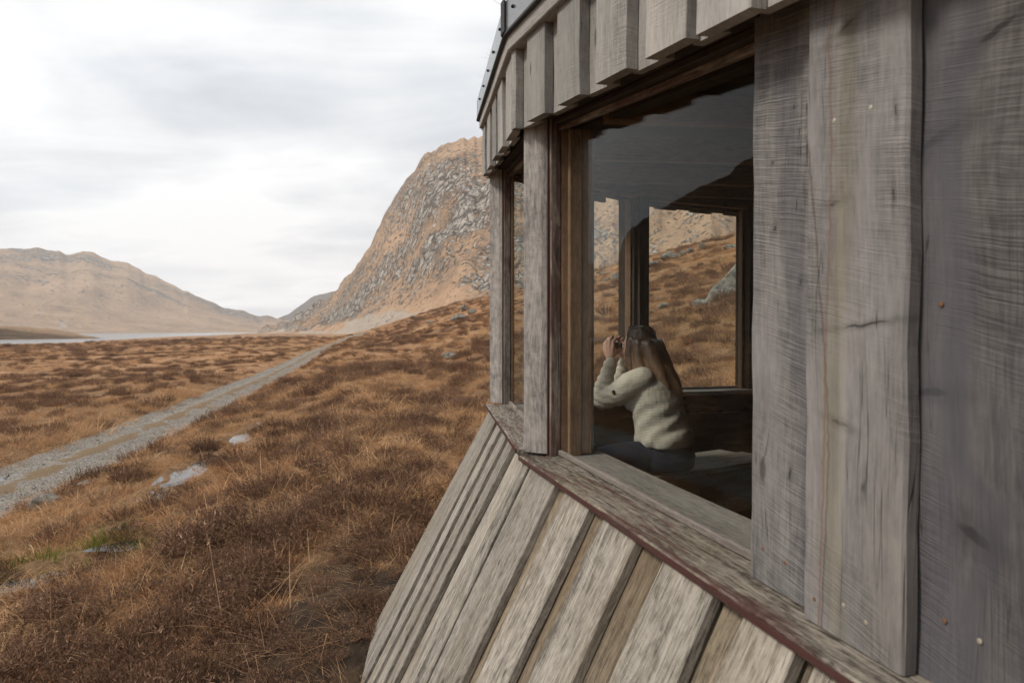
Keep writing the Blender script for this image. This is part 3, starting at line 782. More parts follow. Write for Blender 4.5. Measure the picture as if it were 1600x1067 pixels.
def sow():
    g = RNG
    # rings in log range; density in plants per square metre falls off with distance
    N = 420000
    lr = g.uniform(math.log(1.5), math.log(420), N); r = np.exp(lr)
    a = np.radians(g.uniform(-48, 23, N))
    dens = 95 / (1 + (r / 7.5) ** 1.75)
    want = dens * r * r * (math.log(420 / 1.5)) * math.radians(71) / N
    keep = g.uniform(0, 1, N) < want
    r, a = r[keep], a[keep]
    X, Y = r * np.sin(a), r * np.cos(a)
    ok = ~inside(HUT_PLAN, X, Y)
    d, _ = track_dist(X, Y)
    # the middle of the track and its verges carry some grass
    tm = np.clip(np.exp(-(d / .30) ** 2) + .9 * fbm(X / .9, Y / 1.4, 4, 63) - .35, 0, 1)
    ok &= (d > 1.32 + .5 * fbm(X / 1.1, Y / 1.1, 3, 66)) | (g.uniform(0, 1, len(X)) < 1.0 * tm)
    for (px, py, a_, b_, hd) in PUDDLES:
        dx, dy = X - px, Y - py
        al = dx * math.sin(hd) + dy * math.cos(hd); ac = dx * math.cos(hd) - dy * math.sin(hd)
        q = np.hypot(al / a_, ac / b_) + .55 * fbm(X * 2.2, Y * 2.2, 3, 77)
        ok &= (q > .95) & ((q > 1.7) | (g.uniform(0, 1, len(X)) < .35) | (ac > b_ * 1.2))
    # trodden wet peat under the eaves
    peat = peat_field(X, Y)
    ok &= (g.uniform(0, 1, len(X)) > sstep(.25, .75, peat) * .35)
    X, Y, r, d, peat = X[ok], Y[ok], r[ok], d[ok], peat[ok]
    Z = height(X, Y) + EYE
    n = len(X)
    hf = heath_field(X, Y)
    u = g.uniform(0, 1, n)
    verge = np.exp(-((d - 1.85) / np.where(X < -.28 * Y - 6.6, .85, .4)) ** 2)
    is_h = (u < .05 + .52 * hf * (1 - .9 * verge)) & (d > 1.6)
    size = (1 + (r / 30) ** .85 * .8)
    mossy = np.exp(-(((X + 4.75) / .9) ** 2 + ((Y - 7.6) / .7) ** 2)) > g.uniform(.15, 1, n)
    k = g.uniform(0, 1, n)
    tone = fbm(X / 3.0, Y / 4.5, 3, 55) + .5 * noise2(X / 22, Y / 30, 56)
    kind = np.where(k < .40 - .5 * tone, 'rust', np.where(k < .88, 'tuft', 'straw'))
    kind = np.where((k > .95) & (r < 30), 'lying', kind)
    kind = np.where((k > .992) & (r < 40), 'stalk', kind)
    kind = np.where(verge > g.uniform(.25, 1.1, n), np.where(g.uniform(0, 1, n) < .6, 'straw', 'tuft'), kind)
    kind = np.where((peat > .3) & (g.uniform(0, 1, n) < .55), 'lying', kind)
    kind = np.where(d < 1.1, 'tuft', kind)
    kind = np.where(mossy, 'moss', kind)
    is_h &= ~mossy
    idx = np.array([g.integers(*NG[q]) for q in kind])
    s0 = size * g.lognormal(0, .25, n) * np.where(d < 1.1, .55, 1) * np.where(peat > .4, .6, 1) * (1 + .55 * verge * (X < -.28 * Y - 6.6))
    rot = np.stack([g.normal(0, .16, n), g.normal(0, .16, n), g.uniform(0, 6.283, n)], -1)
    P = np.stack([X, Y, Z], -1)
    sc3 = np.stack([s0, s0, s0 * np.where(r > 40, .8, 1) * g.uniform(.7, 1.15, n)], -1)
    q = ~is_h
    scatter('moor_grass', 'grass', P[q], idx[q], sc3[q], rot[q], 'dead tawny and rust coloured grass covering the moor', 'grass')
    scatter('heather', 'heath', P[is_h], g.integers(0, 6, is_h.sum()), sc3[is_h] * .95, rot[is_h], 'dark brown winter heather in clumps across the moor', 'heather')
    # loose gravel on the track
    M = 16000
    i = (g.uniform(0, 1, M) ** 1.6 * 330).astype(int) + 55
    o_ = np.clip(g.normal(0, .8, M), -1.5, 1.5)
    X, Y = TS[i, 0] + TN[i, 0] * o_ + g.normal(0, .1, M), TS[i, 1] + TN[i, 1] * o_ + g.normal(0, .1, M)
    Zt = TS[i, 2] + EYE - .05 * np.exp(-((np.abs(o_) - .82) / .34) ** 2) - .16 * sstep(1.3, 1.75, np.abs(o_))
    s_ = g.lognormal(math.log(.014), .42, M)
    s_[(o_ > .9) & (g.uniform(0, 1, M) < .05)] *= 2.6
    scatter('gravel', 'stone', np.stack([X, Y, Zt], -1), g.integers(0, 5, M), np.stack([s_] * 3, -1), np.stack([g.normal(0, .3, M), g.normal(0, .3, M), g.uniform(0, 6.28, M)], -1),
            'loose grey stones on the gravel track', 'gravel')
sow()

# boulders, each one its own thing
def boulder(x, y, sx, sy, sz, rz, seed, label, sink=.25, sub=4, tilt=(0, 0), peak=0.0, group='grey boulders on the moor'):
    bm = bmesh.new(); bmesh.ops.create_icosphere(bm, subdivisions=sub, radius=1)
    co = np.array([v.co[:] for v in bm.verts]); o = seed * 3.7
    g = np.random.default_rng(seed)
    for _ in range(9):                                # flat faces, as if split
        nrm = g.normal(size=3); nrm /= np.linalg.norm(nrm); dcut = g.uniform(.62, .9)
        ex = np.maximum(co @ nrm - dcut, 0); co = co - ex[:, None] * nrm * .9
    n = sum(noise3(co[:, 0] * f_ + o, co[:, 1] * f_, co[:, 2] * f_, seed + int(f_)) * a_ for f_, a_ in ((1.1, .30), (2.6, .13), (6, .06), (13, .03)))
    co = co * (1 + n)[:, None]
    co[:, :2] *= (1 - peak * np.clip(co[:, 2:] * .5 + .5, 0, 1))
    co = co * np.array([sx, sy, sz])
    for v, c in zip(bm.verts, co): v.co = c
    me = bpy.data.meshes.new('boulder'); bm.to_mesh(me); bm.free(); me.materials.append(M_ROCK)
    me.polygons.foreach_set('use_smooth', [True] * len(me.polygons))
    ob = link(bpy.data.objects.new('boulder', me))
    z = float(height(np.array(x), np.array(y))) + EYE
    ob.location = (x, y, z + sz * (1 - 2 * sink) * .8); ob.rotation_euler = (tilt[0], tilt[1], rz)
    return tag(ob, label, 'boulder', group)
# ---------------------------------------------------------------- the hut
hut = empty('hut', (1.4, 2.6, 0))
tag(hut, 'weathered grey timber observation hut with big windows, sloping board skirt and metal edged turf roof', 'hut')
HI = hut.matrix_basis.copy(); HI = Matrix.Translation(-Vector(hut.location))

class Facet:
    """one wall of the hut: s runs along it (clockwise seen from above), p inwards from the sill's lip, z from the eye"""
    def __init__(self, a, b, z0, z1, s0=0.0):
        a, b = Vector(a), Vector(b)
        self.L = (b - a).length; self.d = (b - a).normalized(); self.n = Vector((self.d.y, -self.d.x))
        self.o = a - self.d * s0; self.s0, self.s1 = s0, s0 + self.L
        self.z0, self.z1 = z0, z1
    def zf(self, s): return self.z0 + (self.z1 - self.z0) * (s - self.s0) / self.L
    def pt(self, s, p, z):
        q = self.o + self.d * s + self.n * p
        return Vector((q.x, q.y, z + EYE))

P1, P2, P3, P4, P5, P6, P7 = (.0231, 2.394), (-.144, 3.878), (.761, 4.980), (1.905, 5.341), (3.2, 4.6), (3.6, 2.8), (.736, -.324)
FA = Facet(P7, P1, .2715, .7014, -.5)
FB = Facet(P1, P2, .7014, .872)
FC = Facet(P2, P3, .872, .918)
FD = Facet(P3, P4, .918, .885)
FE = Facet(P4, P5, .885, .74)
FF = Facet(P5, P6, .74, .50)
FG = Facet(P6, P7, .50, .2715)
FACETS = [FA, FB, FC, FD, FE, FF, FG]

def plank(name, parent, TL, TR, BR, BL, inward, mat, seg=6, c=.003, jit=.0012, smooth=False):
    """one board from the four corners of its outer face (seen from outside), thickness along INWARD"""
    TL, TR, BR, BL, inward = [Vector(v) for v in (TL, TR, BR, BL, inward)]
    zx = ((TL + TR) - (BL + BR)).normalized()
    xx = (BR - BL); xx = (xx - zx * xx.dot(zx)).normalized()
    yx = zx.cross(xx)
    if yx.dot(inward) < 0: yx = -yx
    org = (BL + BR) / 2
    M3 = Matrix((xx, yx, zx)).transposed()
    if M3.determinant() < 0:
        xx = -xx; M3 = Matrix((xx, yx, zx)).transposed(); TL, TR, BL, BR = TR, TL, BR, BL
    inv = M3.transposed()
    th = inward.length
    tl, tr, br, bl = [inv @ (v - org) for v in (TL, TR, BR, BL)]
    V, F = [], []
    ph = random.uniform(0, 50)
    for k in range(seg + 1):
        t = k / seg
        l = bl.lerp(tl, t); r = br.lerp(tr, t)
        e = jit * math.sin(ph + k * 2.1); e2 = jit * math.cos(ph * 1.7 + k * 1.7)
        x0, x1 = l.x + e, r.x + e2; y0 = (l.y + r.y) / 2 + jit * .7 * math.sin(ph + k * 1.1); y1 = y0 + th
        def z_at(x): return l.z + (r.z - l.z) * ((x - l.x) / (r.x - l.x) if abs(r.x - l.x) > 1e-6 else 0)
        cc = min(c, abs(x1 - x0) * .3, th * .3)
        for (x, y) in ((x0 + cc, y0), (x1 - cc, y0), (x1, y0 + cc), (x1, y1 - cc), (x1 - cc, y1), (x0 + cc, y1), (x0, y1 - cc), (x0, y0 + cc)):
            V.append((x, y, z_at(x)))
    for k in range(seg):
        for j in range(8):
            a = k * 8 + j; b = k * 8 + (j + 1) % 8
            F.append((a, b, b + 8, a + 8))
    F.append(tuple(range(7, -1, -1))); F.append(tuple(seg * 8 + j for j in range(8)))
    me = bpy.data.meshes.new(name); me.from_pydata(V, [], F); me.materials.append(mat); me.update()
    o = link(bpy.data.objects.new(name, me), parent)
    M = M3.to_4x4(); M.translation = org
    o.matrix_basis = (HI @ M) if parent is hut else M
    return o

def vboard(name, F, s0, s1, p, th, zb, zt, mat, parent=None, **kw):
    """upright board on facet F; zb, zt are numbers or functions of s"""
    b = zb if callable(zb) else (lambda s: zb); t = zt if callable(zt) else (lambda s: zt)
    return plank(name, parent or hut, F.pt(s1, p, t(s1)), F.pt(s0, p, t(s0)), F.pt(s0, p, b(s0)), F.pt(s1, p, b(s1)), F.pt(0, th, 0) - F.pt(0, 0, 0), mat, **kw)

def rail(name, F, s0, s1, p, th, zb, zt, mat, **kw):
    """board lying along the facet (grain along s)"""
    b = zb if callable(zb) else (lambda s: zb); t = zt if callable(zt) else (lambda s: zt)
    return plank(name, hut, F.pt(s1, p, b(s1)), F.pt(s1, p, t(s1)), F.pt(s0, p, t(s0)), F.pt(s0, p, b(s0)), F.pt(0, th, 0) - F.pt(0, 0, 0), mat, **kw)

def flat(name, F, s0, s1, p0, p1, z, th, mat, m0=0.0, m1=0.0, zin=None, **kw):
    """board lying flat along the facet from p0 to p1, top at z; m0, m1 mitre the ends"""
    zi = z if zin is None else zin
    return plank(name, hut, F.pt(s1 + m1 * p0, p0, z), F.pt(s1 + m1 * p1, p1, zi), F.pt(s0 + m0 * p1, p1, zi), F.pt(s0 + m0 * p0, p0, z), (0, 0, -th), mat, **kw)

def prism(name, pts, zb, zt, mat, parent=None, bev=0.0):
    """upright post: pts are plan points, zb and zt heights from the eye"""
    parent = parent or hut
    c = sum((Vector(p) for p in pts), Vector((0, 0))) / len(pts)
    n = len(pts)
    V = [(p[0] - c.x, p[1] - c.y, 0) for p in pts] + [(p[0] - c.x, p[1] - c.y, zt - zb) for p in pts]
    F = [(k, (k + 1) % n, n + (k + 1) % n, n + k) for k in range(n)] + [tuple(range(n - 1, -1, -1)), tuple(range(n, 2 * n))]
    bm = bmesh.new(); me = bpy.data.meshes.new(name); me.from_pydata(V, [], F); bm.from_mesh(me)
    bmesh.ops.recalc_face_normals(bm, faces=bm.faces[:])
    if bev: bmesh.ops.bevel(bm, geom=bm.edges[:], offset=bev, segments=1, affect='EDGES')
    bm.to_mesh(me); bm.free(); me.materials.append(mat)
    o = link(bpy.data.objects.new(name, me), parent)
    M = Matrix.Translation((c.x, c.y, zb + EYE))
    o.matrix_basis = HI @ M if parent is hut else M
    return o

def plan(F, *sp): return [tuple(F.pt(s, p, 0)[:2]) for s, p in sp]

SILL, FLOOR = -.430, -1.25
# sills: two weathered planks on each window wall, the left wall's lying over the end of the near one's
flat('sill', FA, -.5, 2.306, 0, .128, -.435, .019, W_SILL, m0=0, m1=-.07, zin=-.428, seg=14, jit=.002)
flat('sill', FA, -.45, 2.296, .131, .29, -.428, .03, W_BENCH, m1=-.07, seg=10)
flat('sill', FB, -.012, FB.L - .002, -.006, .126, -.414, .024, W_SILL, m0=.07, m1=-.42, zin=-.407, seg=12, jit=.002)
flat('sill', FB, .01, FB.L - .004, .129, .29, -.410, .03, W_BENCH, m0=.07, m1=-.42, seg=8)
flat('sill', FC, .004, FC.L - .004, .0, .126, -.432, .022, W_SILL, m0=.42, m1=-.30, seg=8)
flat('sill', FC, .004, FC.L - .004, .129, .30, -.428, .03, W_BENCH, m0=.42, m1=-.30, seg=8)
flat('sill', FD, .004, FD.L - .004, .0, .126, -.432, .022, W_SILL, m0=.30, m1=-.40, seg=8)
flat('sill', FD, .004, FD.L - .004, .129, .30, -.428, .03, W_BENCH, m0=.30, m1=-.40, seg=8)

for F_, z_ in ((FA, -.4365), (FB, -.4155)):
    rail('sill_edge', F_, F_.s0 + .01, F_.s1 - (.006 if F_ is FA else .001), -.003 if F_ is FA else -.009, .0028, z_ - .0155, z_ - .003, W_RED, seg=8, jit=.0004, c=.0006)

# fascia: boards over boards hung in front of the window heads, up to a trim board and the flashing
FH = .265
def fascia(F, overs, m0=0, m1=0, mat=W_FASCIA):
    lo, hi = F.s0, F.s1
    edges = sorted(overs)
    for a, b in edges:
        dz = random.uniform(-.006, .006)
        vboard('fascia_board', F, a, b, -.023, .030, lambda s: F.zf(s) + dz, lambda s: F.zf(s) + FH + .002, mat, seg=5, c=.002)
    # the boards behind fill the gaps and run a little under their neighbours
    gaps = [(edges[i][1], edges[i + 1][0]) for i in range(len(edges) - 1)]
    for a, b in gaps:
        if b - a > .015:
            vboard('fascia_under_board', F, a - .03, b + .03, .0072, .022, lambda s: F.zf(s) + random.uniform(0, .004), lambda s: F.zf(s) + FH + .02, mat, seg=4, c=.002)
    rail('fascia_trim', F, lo + .0, hi + .0, -.040, .05, lambda s: F.zf(s) + FH + .003, lambda s: F.zf(s) + FH + .062, mat, seg=8, jit=.001)
    # flashing: sheet with a folded black lower edge, dark bolts along it
    e0, e1 = lo - .055 * m0, hi + .055 * m1
    fl = rail('flashing', F, e0, e1, -.052, .010, lambda s: F.zf(s) + FH + .062, lambda s: F.zf(s) + FH + .168, M_FLASH, seg=1, jit=0, c=.001)
    rail('flashing_seal', F, e0, e1, -.056, .018, lambda s: F.zf(s) + FH + .052, lambda s: F.zf(s) + FH + .0615, M_SEAL, seg=1, jit=0, c=.001)
    s = lo + .12
    while s < hi - .04:
        bolt(F.pt(s, -.052, F.zf(s) + FH + .118), -F.n, .0062, M_BOLT, fl, .008)
        s += .285

def bolt(loc, nrm, rad, mat, parent, h=.002, name='bolt'):
    """small domed head standing on a surface; a sub-part"""
    V, F = [], []
    nrm = Vector((nrm[0], nrm[1], nrm[2] if len(nrm) > 2 else 0)).normalized()
    q = nrm.to_track_quat('Z', 'Y').to_matrix()
    for z_, r_ in ((0, rad), (h * .7, rad * .92), (h, rad * .45)):
        for k in range(8): V.append(q @ Vector((r_ * math.cos(k * math.pi / 4), r_ * math.sin(k * math.pi / 4), z_)))
    for i in range(2):
        for k in range(8): F.append((i * 8 + k, i * 8 + (k + 1) % 8, i * 8 + 8 + (k + 1) % 8, i * 8 + 8 + k))
    F.append(tuple(range(16, 24)))
    me = bpy.data.meshes.new(name); me.from_pydata([tuple(v) for v in V], [], F); me.materials.append(mat)
    o = link(bpy.data.objects.new(name, me), parent)
    W = Matrix.Translation(loc)
    pm = Matrix.Translation(hut.location) @ parent.matrix_basis
    o.matrix_basis = pm.inverted() @ W
    return o

fascia(FA, [(-.50, -.36), (-.22, -.04), (.08, .26), (.38, .55), (.66, .80), (.905, 1.066), (1.10, 1.262), (1.356, 1.529), (1.644, 1.819), (1.939, 2.126), (2.268, 2.322)], 0, .07)
fascia(FB, [(.004, .215), (.36, .55), (.655, .835), (.985, 1.165), (1.318, 1.49)], .07, .42)
for F_, m0, m1 in ((FC, .42, .3), (FD, .3, .4), (FE, .4, .6), (FF, .6, .8), (FG, .8, .3)):
    k = int(F_.L / .29); w_ = F_.L / k
    fascia(F_, [(i * w_ + .01, i * w_ + .19 + random.uniform(-.01, .01)) for i in range(k)], m0, m1)
# folded cover where the two front flashings meet
_cp = FA.pt(2.31, -.058, 0)
prism('flashing_corner', plan(FA, (2.285, -.0535), (2.285, -.060), (2.322, -.062), (2.345, -.05), (2.33, -.0435)), .7014 + FH + .057, .7014 + FH + .172, M_SEAL, bev=.002)

# skirt: boards over boards sloping out from under the sill to the ground
SK0, SK1 = (.014, -.453), (-.700, -1.86)
_sv = Vector((SK1[0] - SK0[0], SK1[1] - SK0[1])).normalized()
_sn = (-_sv.y, _sv.x)
if _sn[1] < 0: _sn = (_sv.y, -_sv.x)
def skirt_board(name, F, st0, st1, sb0, sb1, lift, th, mat, **kw):
    def q(s, e):
        b = (SK0, SK1)[e]
        return F.pt(s, b[0] + _sn[0] * lift, b[1] + _sn[1] * lift)
    inw = F.pt(0, -_sn[0] * th, -_sn[1] * th) - F.pt(0, 0, 0)
    return plank(name, hut, q(st1, 0), q(st0, 0), q(sb0, 1), q(sb1, 1), inw, mat, **kw)
def skirt(F, overs, h0=0, h1=0, seg=9):
    edges = sorted(overs)
    for i, (a, b) in enumerate(edges):
        b0 = a - h0 if i == 0 else a; b1 = b + h1 if i == len(edges) - 1 else b
        skirt_board('skirt_board', F, a, b, b0 + random.uniform(-.006, .006), b1 + random.uniform(-.006, .006), random.uniform(-.002, .002), .026, W_SKIRT, seg=seg, c=.003, jit=.0018)
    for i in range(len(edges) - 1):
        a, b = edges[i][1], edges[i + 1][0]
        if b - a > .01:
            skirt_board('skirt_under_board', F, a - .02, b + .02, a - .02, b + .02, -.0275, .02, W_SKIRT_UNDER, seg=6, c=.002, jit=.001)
skirt(FA, [(-.50, -.30), (-.24, -.06), (-.01, .16), (.20, .38), (.43, .60), (.64, .80), (.835, .965), (1.055, 1.242), (1.375, 1.565), (1.66, 1.845), (1.945, 2.205), (2.222, 2.306)], 0, .05)
skirt(FB, [(.006, .185), (.335, .47), (.56, .71), (.80, .955), (1.075, 1.30), (1.315, 1.487)], .05, .30)
for F_, h0, h1 in ((FC, .3, .2), (FD, .2, .29), (FE, .29, .4), (FF, .4, .5), (FG, .5, .2)):
    k = int(F_.L / .26); w_ = F_.L / k
    skirt(F_, [(i * w_ + .004, i * w_ + .18 if i < k - 1 else F_.L - .004) for i in range(k)], h0, h1, 4)

# the near wall right of the big window: sawn boards, every other one standing proud
ztop = lambda F: (lambda s: F.zf(s) + .05)
wb = []
wb.append(vboard('wall_board', FA, .80, 1.047, .078, .022, -.429, ztop(FA), W_WALL_FIRST, seg=16, jit=.0016, c=.0025))
wb.append(vboard('wall_board', FA, .690, .876, .053, .0245, -.429, ztop(FA), W_WALL_PROUD, seg=16, jit=.0016, c=.004))
wb.append(vboard('wall_board', FA, .40, .735, .078, .022, -.429, ztop(FA), W_WALL_DARK, seg=16, jit=.0016, c=.0025))
wb.append(vboard('wall_board', FA, .25, .43, .053, .0245, -.429, ztop(FA), W_WALL, seg=12, c=.004))
wb.append(vboard('wall_board', FA, -.05, .28, .078, .022, -.429, ztop(FA), W_WALL, seg=8))
wb.append(vboard('wall_board', FA, -.5, -.02, .060, .022, -.429, ztop(FA), W_WALL, seg=8))
def screw_on(bd, F, s, p, z, mat, r=.0036):
    bolt(F.pt(s, p, z), -F.n, r, mat, bd, .0018, 'screw')
for s_, z_, m_ in ((.817, .295, M_SCREW), (.750, .292, M_SCREW), (.851, -.393, M_RUST), (.792, -.379, M_SCREW), (.751, -.386, M_SCREW)):
    screw_on(wb[1], FA, s_, .053, z_, m_)
for s_, z_, m_ in ((.6635, .032, M_RUST), (.6545, -.347, M_RUST), (.6085, -.351, M_SCREW)):
    screw_on(wb[2], FA, s_, .078, z_, m_)
for s_, z_, m_ in ((1.01, -.37, M_RUST), (.952, -.375, M_RUST)):
    screw_on(wb[0], FA, s_, .078, z_, m_, .004)
# wall core and lining behind those boards
vboard('wall_lining', FA, -.45, 1.03, .102, .165, -.4275, ztop(FA), W_IN, seg=2)

# posts at the corners, clad outside, with red stained edges and a warm softwood stile
def corner(F, back, zb, zt, dp=.255):
    e = F.s1
    prism('corner_post', plan(F, (e - .010, .016), (e - .062, .064), (e - .071, .083), (e - .071, dp), (e + back, dp), (e + back, .09), (e + back * .5, .05)), zb, zt, W_POST, bev=.002)
    vboard('post_edge', F, e - .0775, e - .0715, .081, .008, zb - .004, zt, W_RED, seg=3, jit=.0004)
    vboard('window_jamb', F, e - .087, e - .0715, .0895, .0375, zb - .006, zt, W_JAMB, seg=6, jit=.0006)
    q = min(.178, dp - .002)
    plank('window_stile', hut, F.pt(e - .072, q, zt), F.pt(e - .072, .129, zt), F.pt(e - .072, .129, zb), F.pt(e - .072, q, zb), F.pt(-.014, 0, 0) - F.pt(0, 0, 0), W_WARM, seg=4, jit=.0004)
    if dp > .2: vboard('window_stile', F, e - .098, e - .02, .1975, .04, zb, zt, W_WARM, seg=4, jit=.0005)
corner(FA, .10, SILL + .006, .75)
corner(FB, .02, -.405, .92, .150)
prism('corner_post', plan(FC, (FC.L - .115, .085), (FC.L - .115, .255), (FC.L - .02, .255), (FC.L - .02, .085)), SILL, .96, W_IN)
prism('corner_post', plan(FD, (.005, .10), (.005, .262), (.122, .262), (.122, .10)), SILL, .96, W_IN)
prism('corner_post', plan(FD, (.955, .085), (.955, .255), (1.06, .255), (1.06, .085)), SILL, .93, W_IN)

# windows: head rail, beads, glass
def window(F, s0, s1, zb):
    zf = F.zf
    rail('window_head', F, s0, s1, .118, .0175, lambda s: zf(s) - .006, lambda s: zf(s) + .012, W_JAMB, seg=6, jit=.0006)
    rail('window_head', F, s0, s1, .098, .072, lambda s: zf(s) + .0125, lambda s: zf(s) + .0315, W_IN, seg=6, jit=.0006)
    rail('window_head', F, s0, s1, .060, .050, lambda s: zf(s) + .032, lambda s: zf(s) + .075, W_IN, seg=6)
    rail('window_head', F, s0, s1, .19, .05, lambda s: zf(s) + .004, lambda s: zf(s) + .055, W_IN if F is FA else W_WARM, seg=4, jit=.0005)
    rail('window_bead', F, s0, s1, .118, .016, zb - .0015, zb + .017, W_BENCH, seg=6, jit=.0008)
    for a in ((s0, s1 - .022) if F not in (FB, FC) else (s1 - .022,) if F is FC else ()):
        vboard('inner_stile', F, a, a + .022, .150, .045, zb, lambda s: zf(s), W_WARM, seg=3, jit=.0004)
    wn = vboard('window_pane', F, s0 + .002, s1 - .002, .1365, .006, zb + .001, lambda s: zf(s) - .002, M_GLASS, seg=1, jit=0, c=.0005)
    return wn
window(FA, 1.03, FA.s1 - .088, SILL + .004)
window(FB, .115, FB.s1 - .088, -.4085)
window(FC, .03, FC.L - .116, SILL)
window(FD, .124, .953, SILL)
# soffit boards between fascia and window heads
for F_, a, b in ((FA, -.45, 2.30), (FB, .01, FB.L - .01), (FC, .02, FC.L - .02), (FD, .02, FD.L - .02)):
    flat_z = F_.zf
    for p0, p1 in ((.031, .088), (.091, .148), (.151, .25)):
        plank('soffit_board', hut, F_.pt(b, p0, flat_z(b) + .082), F_.pt(b, p1, flat_z(b) + .082), F_.pt(a, p1, flat_z(a) + .082), F_.pt(a, p0, flat_z(a) + .082), (0, 0, .018), W_IN, seg=3)

# inside: lining boards under the sills, solid walls at the back, floor, bench, ceiling and rafters
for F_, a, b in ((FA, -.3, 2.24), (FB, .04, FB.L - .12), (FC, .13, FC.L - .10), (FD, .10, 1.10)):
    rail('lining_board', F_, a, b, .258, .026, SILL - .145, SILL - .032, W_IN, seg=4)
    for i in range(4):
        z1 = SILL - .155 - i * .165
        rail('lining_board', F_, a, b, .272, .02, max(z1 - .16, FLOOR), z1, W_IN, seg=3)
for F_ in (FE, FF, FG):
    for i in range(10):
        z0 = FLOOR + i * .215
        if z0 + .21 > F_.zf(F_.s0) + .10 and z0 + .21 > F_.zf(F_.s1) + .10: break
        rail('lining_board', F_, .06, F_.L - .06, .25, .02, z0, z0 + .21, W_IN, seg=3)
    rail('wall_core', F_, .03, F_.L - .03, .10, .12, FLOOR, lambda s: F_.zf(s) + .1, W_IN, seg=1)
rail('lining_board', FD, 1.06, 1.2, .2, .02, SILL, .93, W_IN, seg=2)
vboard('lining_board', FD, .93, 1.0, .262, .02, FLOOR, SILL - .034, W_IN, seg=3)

def poly_slab(name, pts, zs, th, mat, parent=hut):
    n = len(pts)
    c = Vector((1.4, 2.6, 0))
    V = [(x - c.x, y - c.y, z + EYE) for (x, y), z in zip(pts, zs)] + [(x - c.x, y - c.y, z + EYE + th) for (x, y), z in zip(pts, zs)]
    cz = sum(zs) / n
    V += [(sum(p[0] for p in pts) / n - c.x, sum(p[1] for p in pts) / n - c.y, cz + EYE), (sum(p[0] for p in pts) / n - c.x, sum(p[1] for p in pts) / n - c.y, cz + EYE + th)]
    F = [(k, (k + 1) % n, n + (k + 1) % n, n + k) for k in range(n)]
    F += [((k + 1) % n, k, 2 * n) for k in range(n)] + [(n + k, n + (k + 1) % n, 2 * n + 1) for k in range(n)]
    me = bpy.data.meshes.new(name); me.from_pydata(V, [], F)
    bm = bmesh.new(); bm.from_mesh(me); bmesh.ops.recalc_face_normals(bm, faces=bm.faces[:]); bm.to_mesh(me); bm.free()
    me.materials.append(mat)
    return link(bpy.data.objects.new(name, me), parent)
PL = [P1, P2, P3, P4, P5, P6, P7]; ZL = [.7014, .872, .918, .885, .74, .50, .2715]
_cx, _cy = sum(p[0] for p in PL) / 7, sum(p[1] for p in PL) / 7
def inset(k): return [(_cx + (x - _cx) * k, _cy + (y - _cy) * k) for x, y in PL]
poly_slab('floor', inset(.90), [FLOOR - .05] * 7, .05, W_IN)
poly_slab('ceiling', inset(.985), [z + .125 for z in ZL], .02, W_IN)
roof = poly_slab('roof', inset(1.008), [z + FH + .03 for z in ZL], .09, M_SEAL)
for i in range(6):
    y = .5 + i * .80
    def edge(yv, side):
        xs = []
        for (x1, y1), (x2, y2) in zip(inset(.95), inset(.95)[1:] + inset(.95)[:1]):
            if (y1 > yv) != (y2 > yv): xs.append(x1 + (x2 - x1) * (yv - y1) / (y2 - y1))
        return (min(xs), max(xs)) if xs else None
    e = edge(y, 0)
    if not e: continue
    zr = lambda yy: .36 + .107 * yy
    plank('rafter', hut, (e[0] + .1, y, zr(y) + .06 + EYE), (e[0] + .1, y + .045, zr(y) + .06 + EYE), (e[1] - .1, y + .045, zr(y) - .02 + EYE), (e[1] - .1, y, zr(y) - .02 + EYE), (0, 0, .09), W_WARM, seg=2)

# bench along the far windows
_bd = Vector((.8387, .5446, 0)); _bn = Vector((-.5446, .8387, 0)); _b0 = Vector((.848, 3.884, 0))
bench = empty('bench'); bench.parent = hut; bench.matrix_basis = HI @ Matrix.Translation((.85, 4.1, FLOOR + EYE))
def bp(u, v, z): 
    q = _b0 + _bd * u + _bn * v
    return Vector((q.x - .85, q.y - 4.1, z - FLOOR))
for i in range(3):
    v0 = i * .143; e1 = 1.12 - i * .06
    plank('bench_plank', bench, bp(e1, v0, -.83), bp(e1, v0 + .139, -.83), bp(-.95 + i * .22, v0 + .139, -.83), bp(-.95 + i * .22, v0, -.83), (0, 0, -.034), W_BENCH, seg=6)
plank('bench_rail', bench, bp(1.08, .03, -.866), bp(1.08, .03, -.95), bp(-.9, .03, -.95), bp(-.9, .03, -.866), tuple(_bn * .035), W_IN, seg=3)
for u in (-.55, .28, .98):
    plank('bench_leg', bench, bp(u, .035, -.951), bp(u + .09, .035, -.951), bp(u + .09, .035, FLOOR), bp(u, .035, FLOOR), tuple(_bn * .05), W_IN, seg=2)
plank('bench_rail', bench, bp(1.05, .05, -1.06), bp(1.05, .05, -1.15), bp(-.9, .05, -1.15), bp(-.9, .05, -1.06), tuple(_bn * .025), W_BENCH, seg=3)

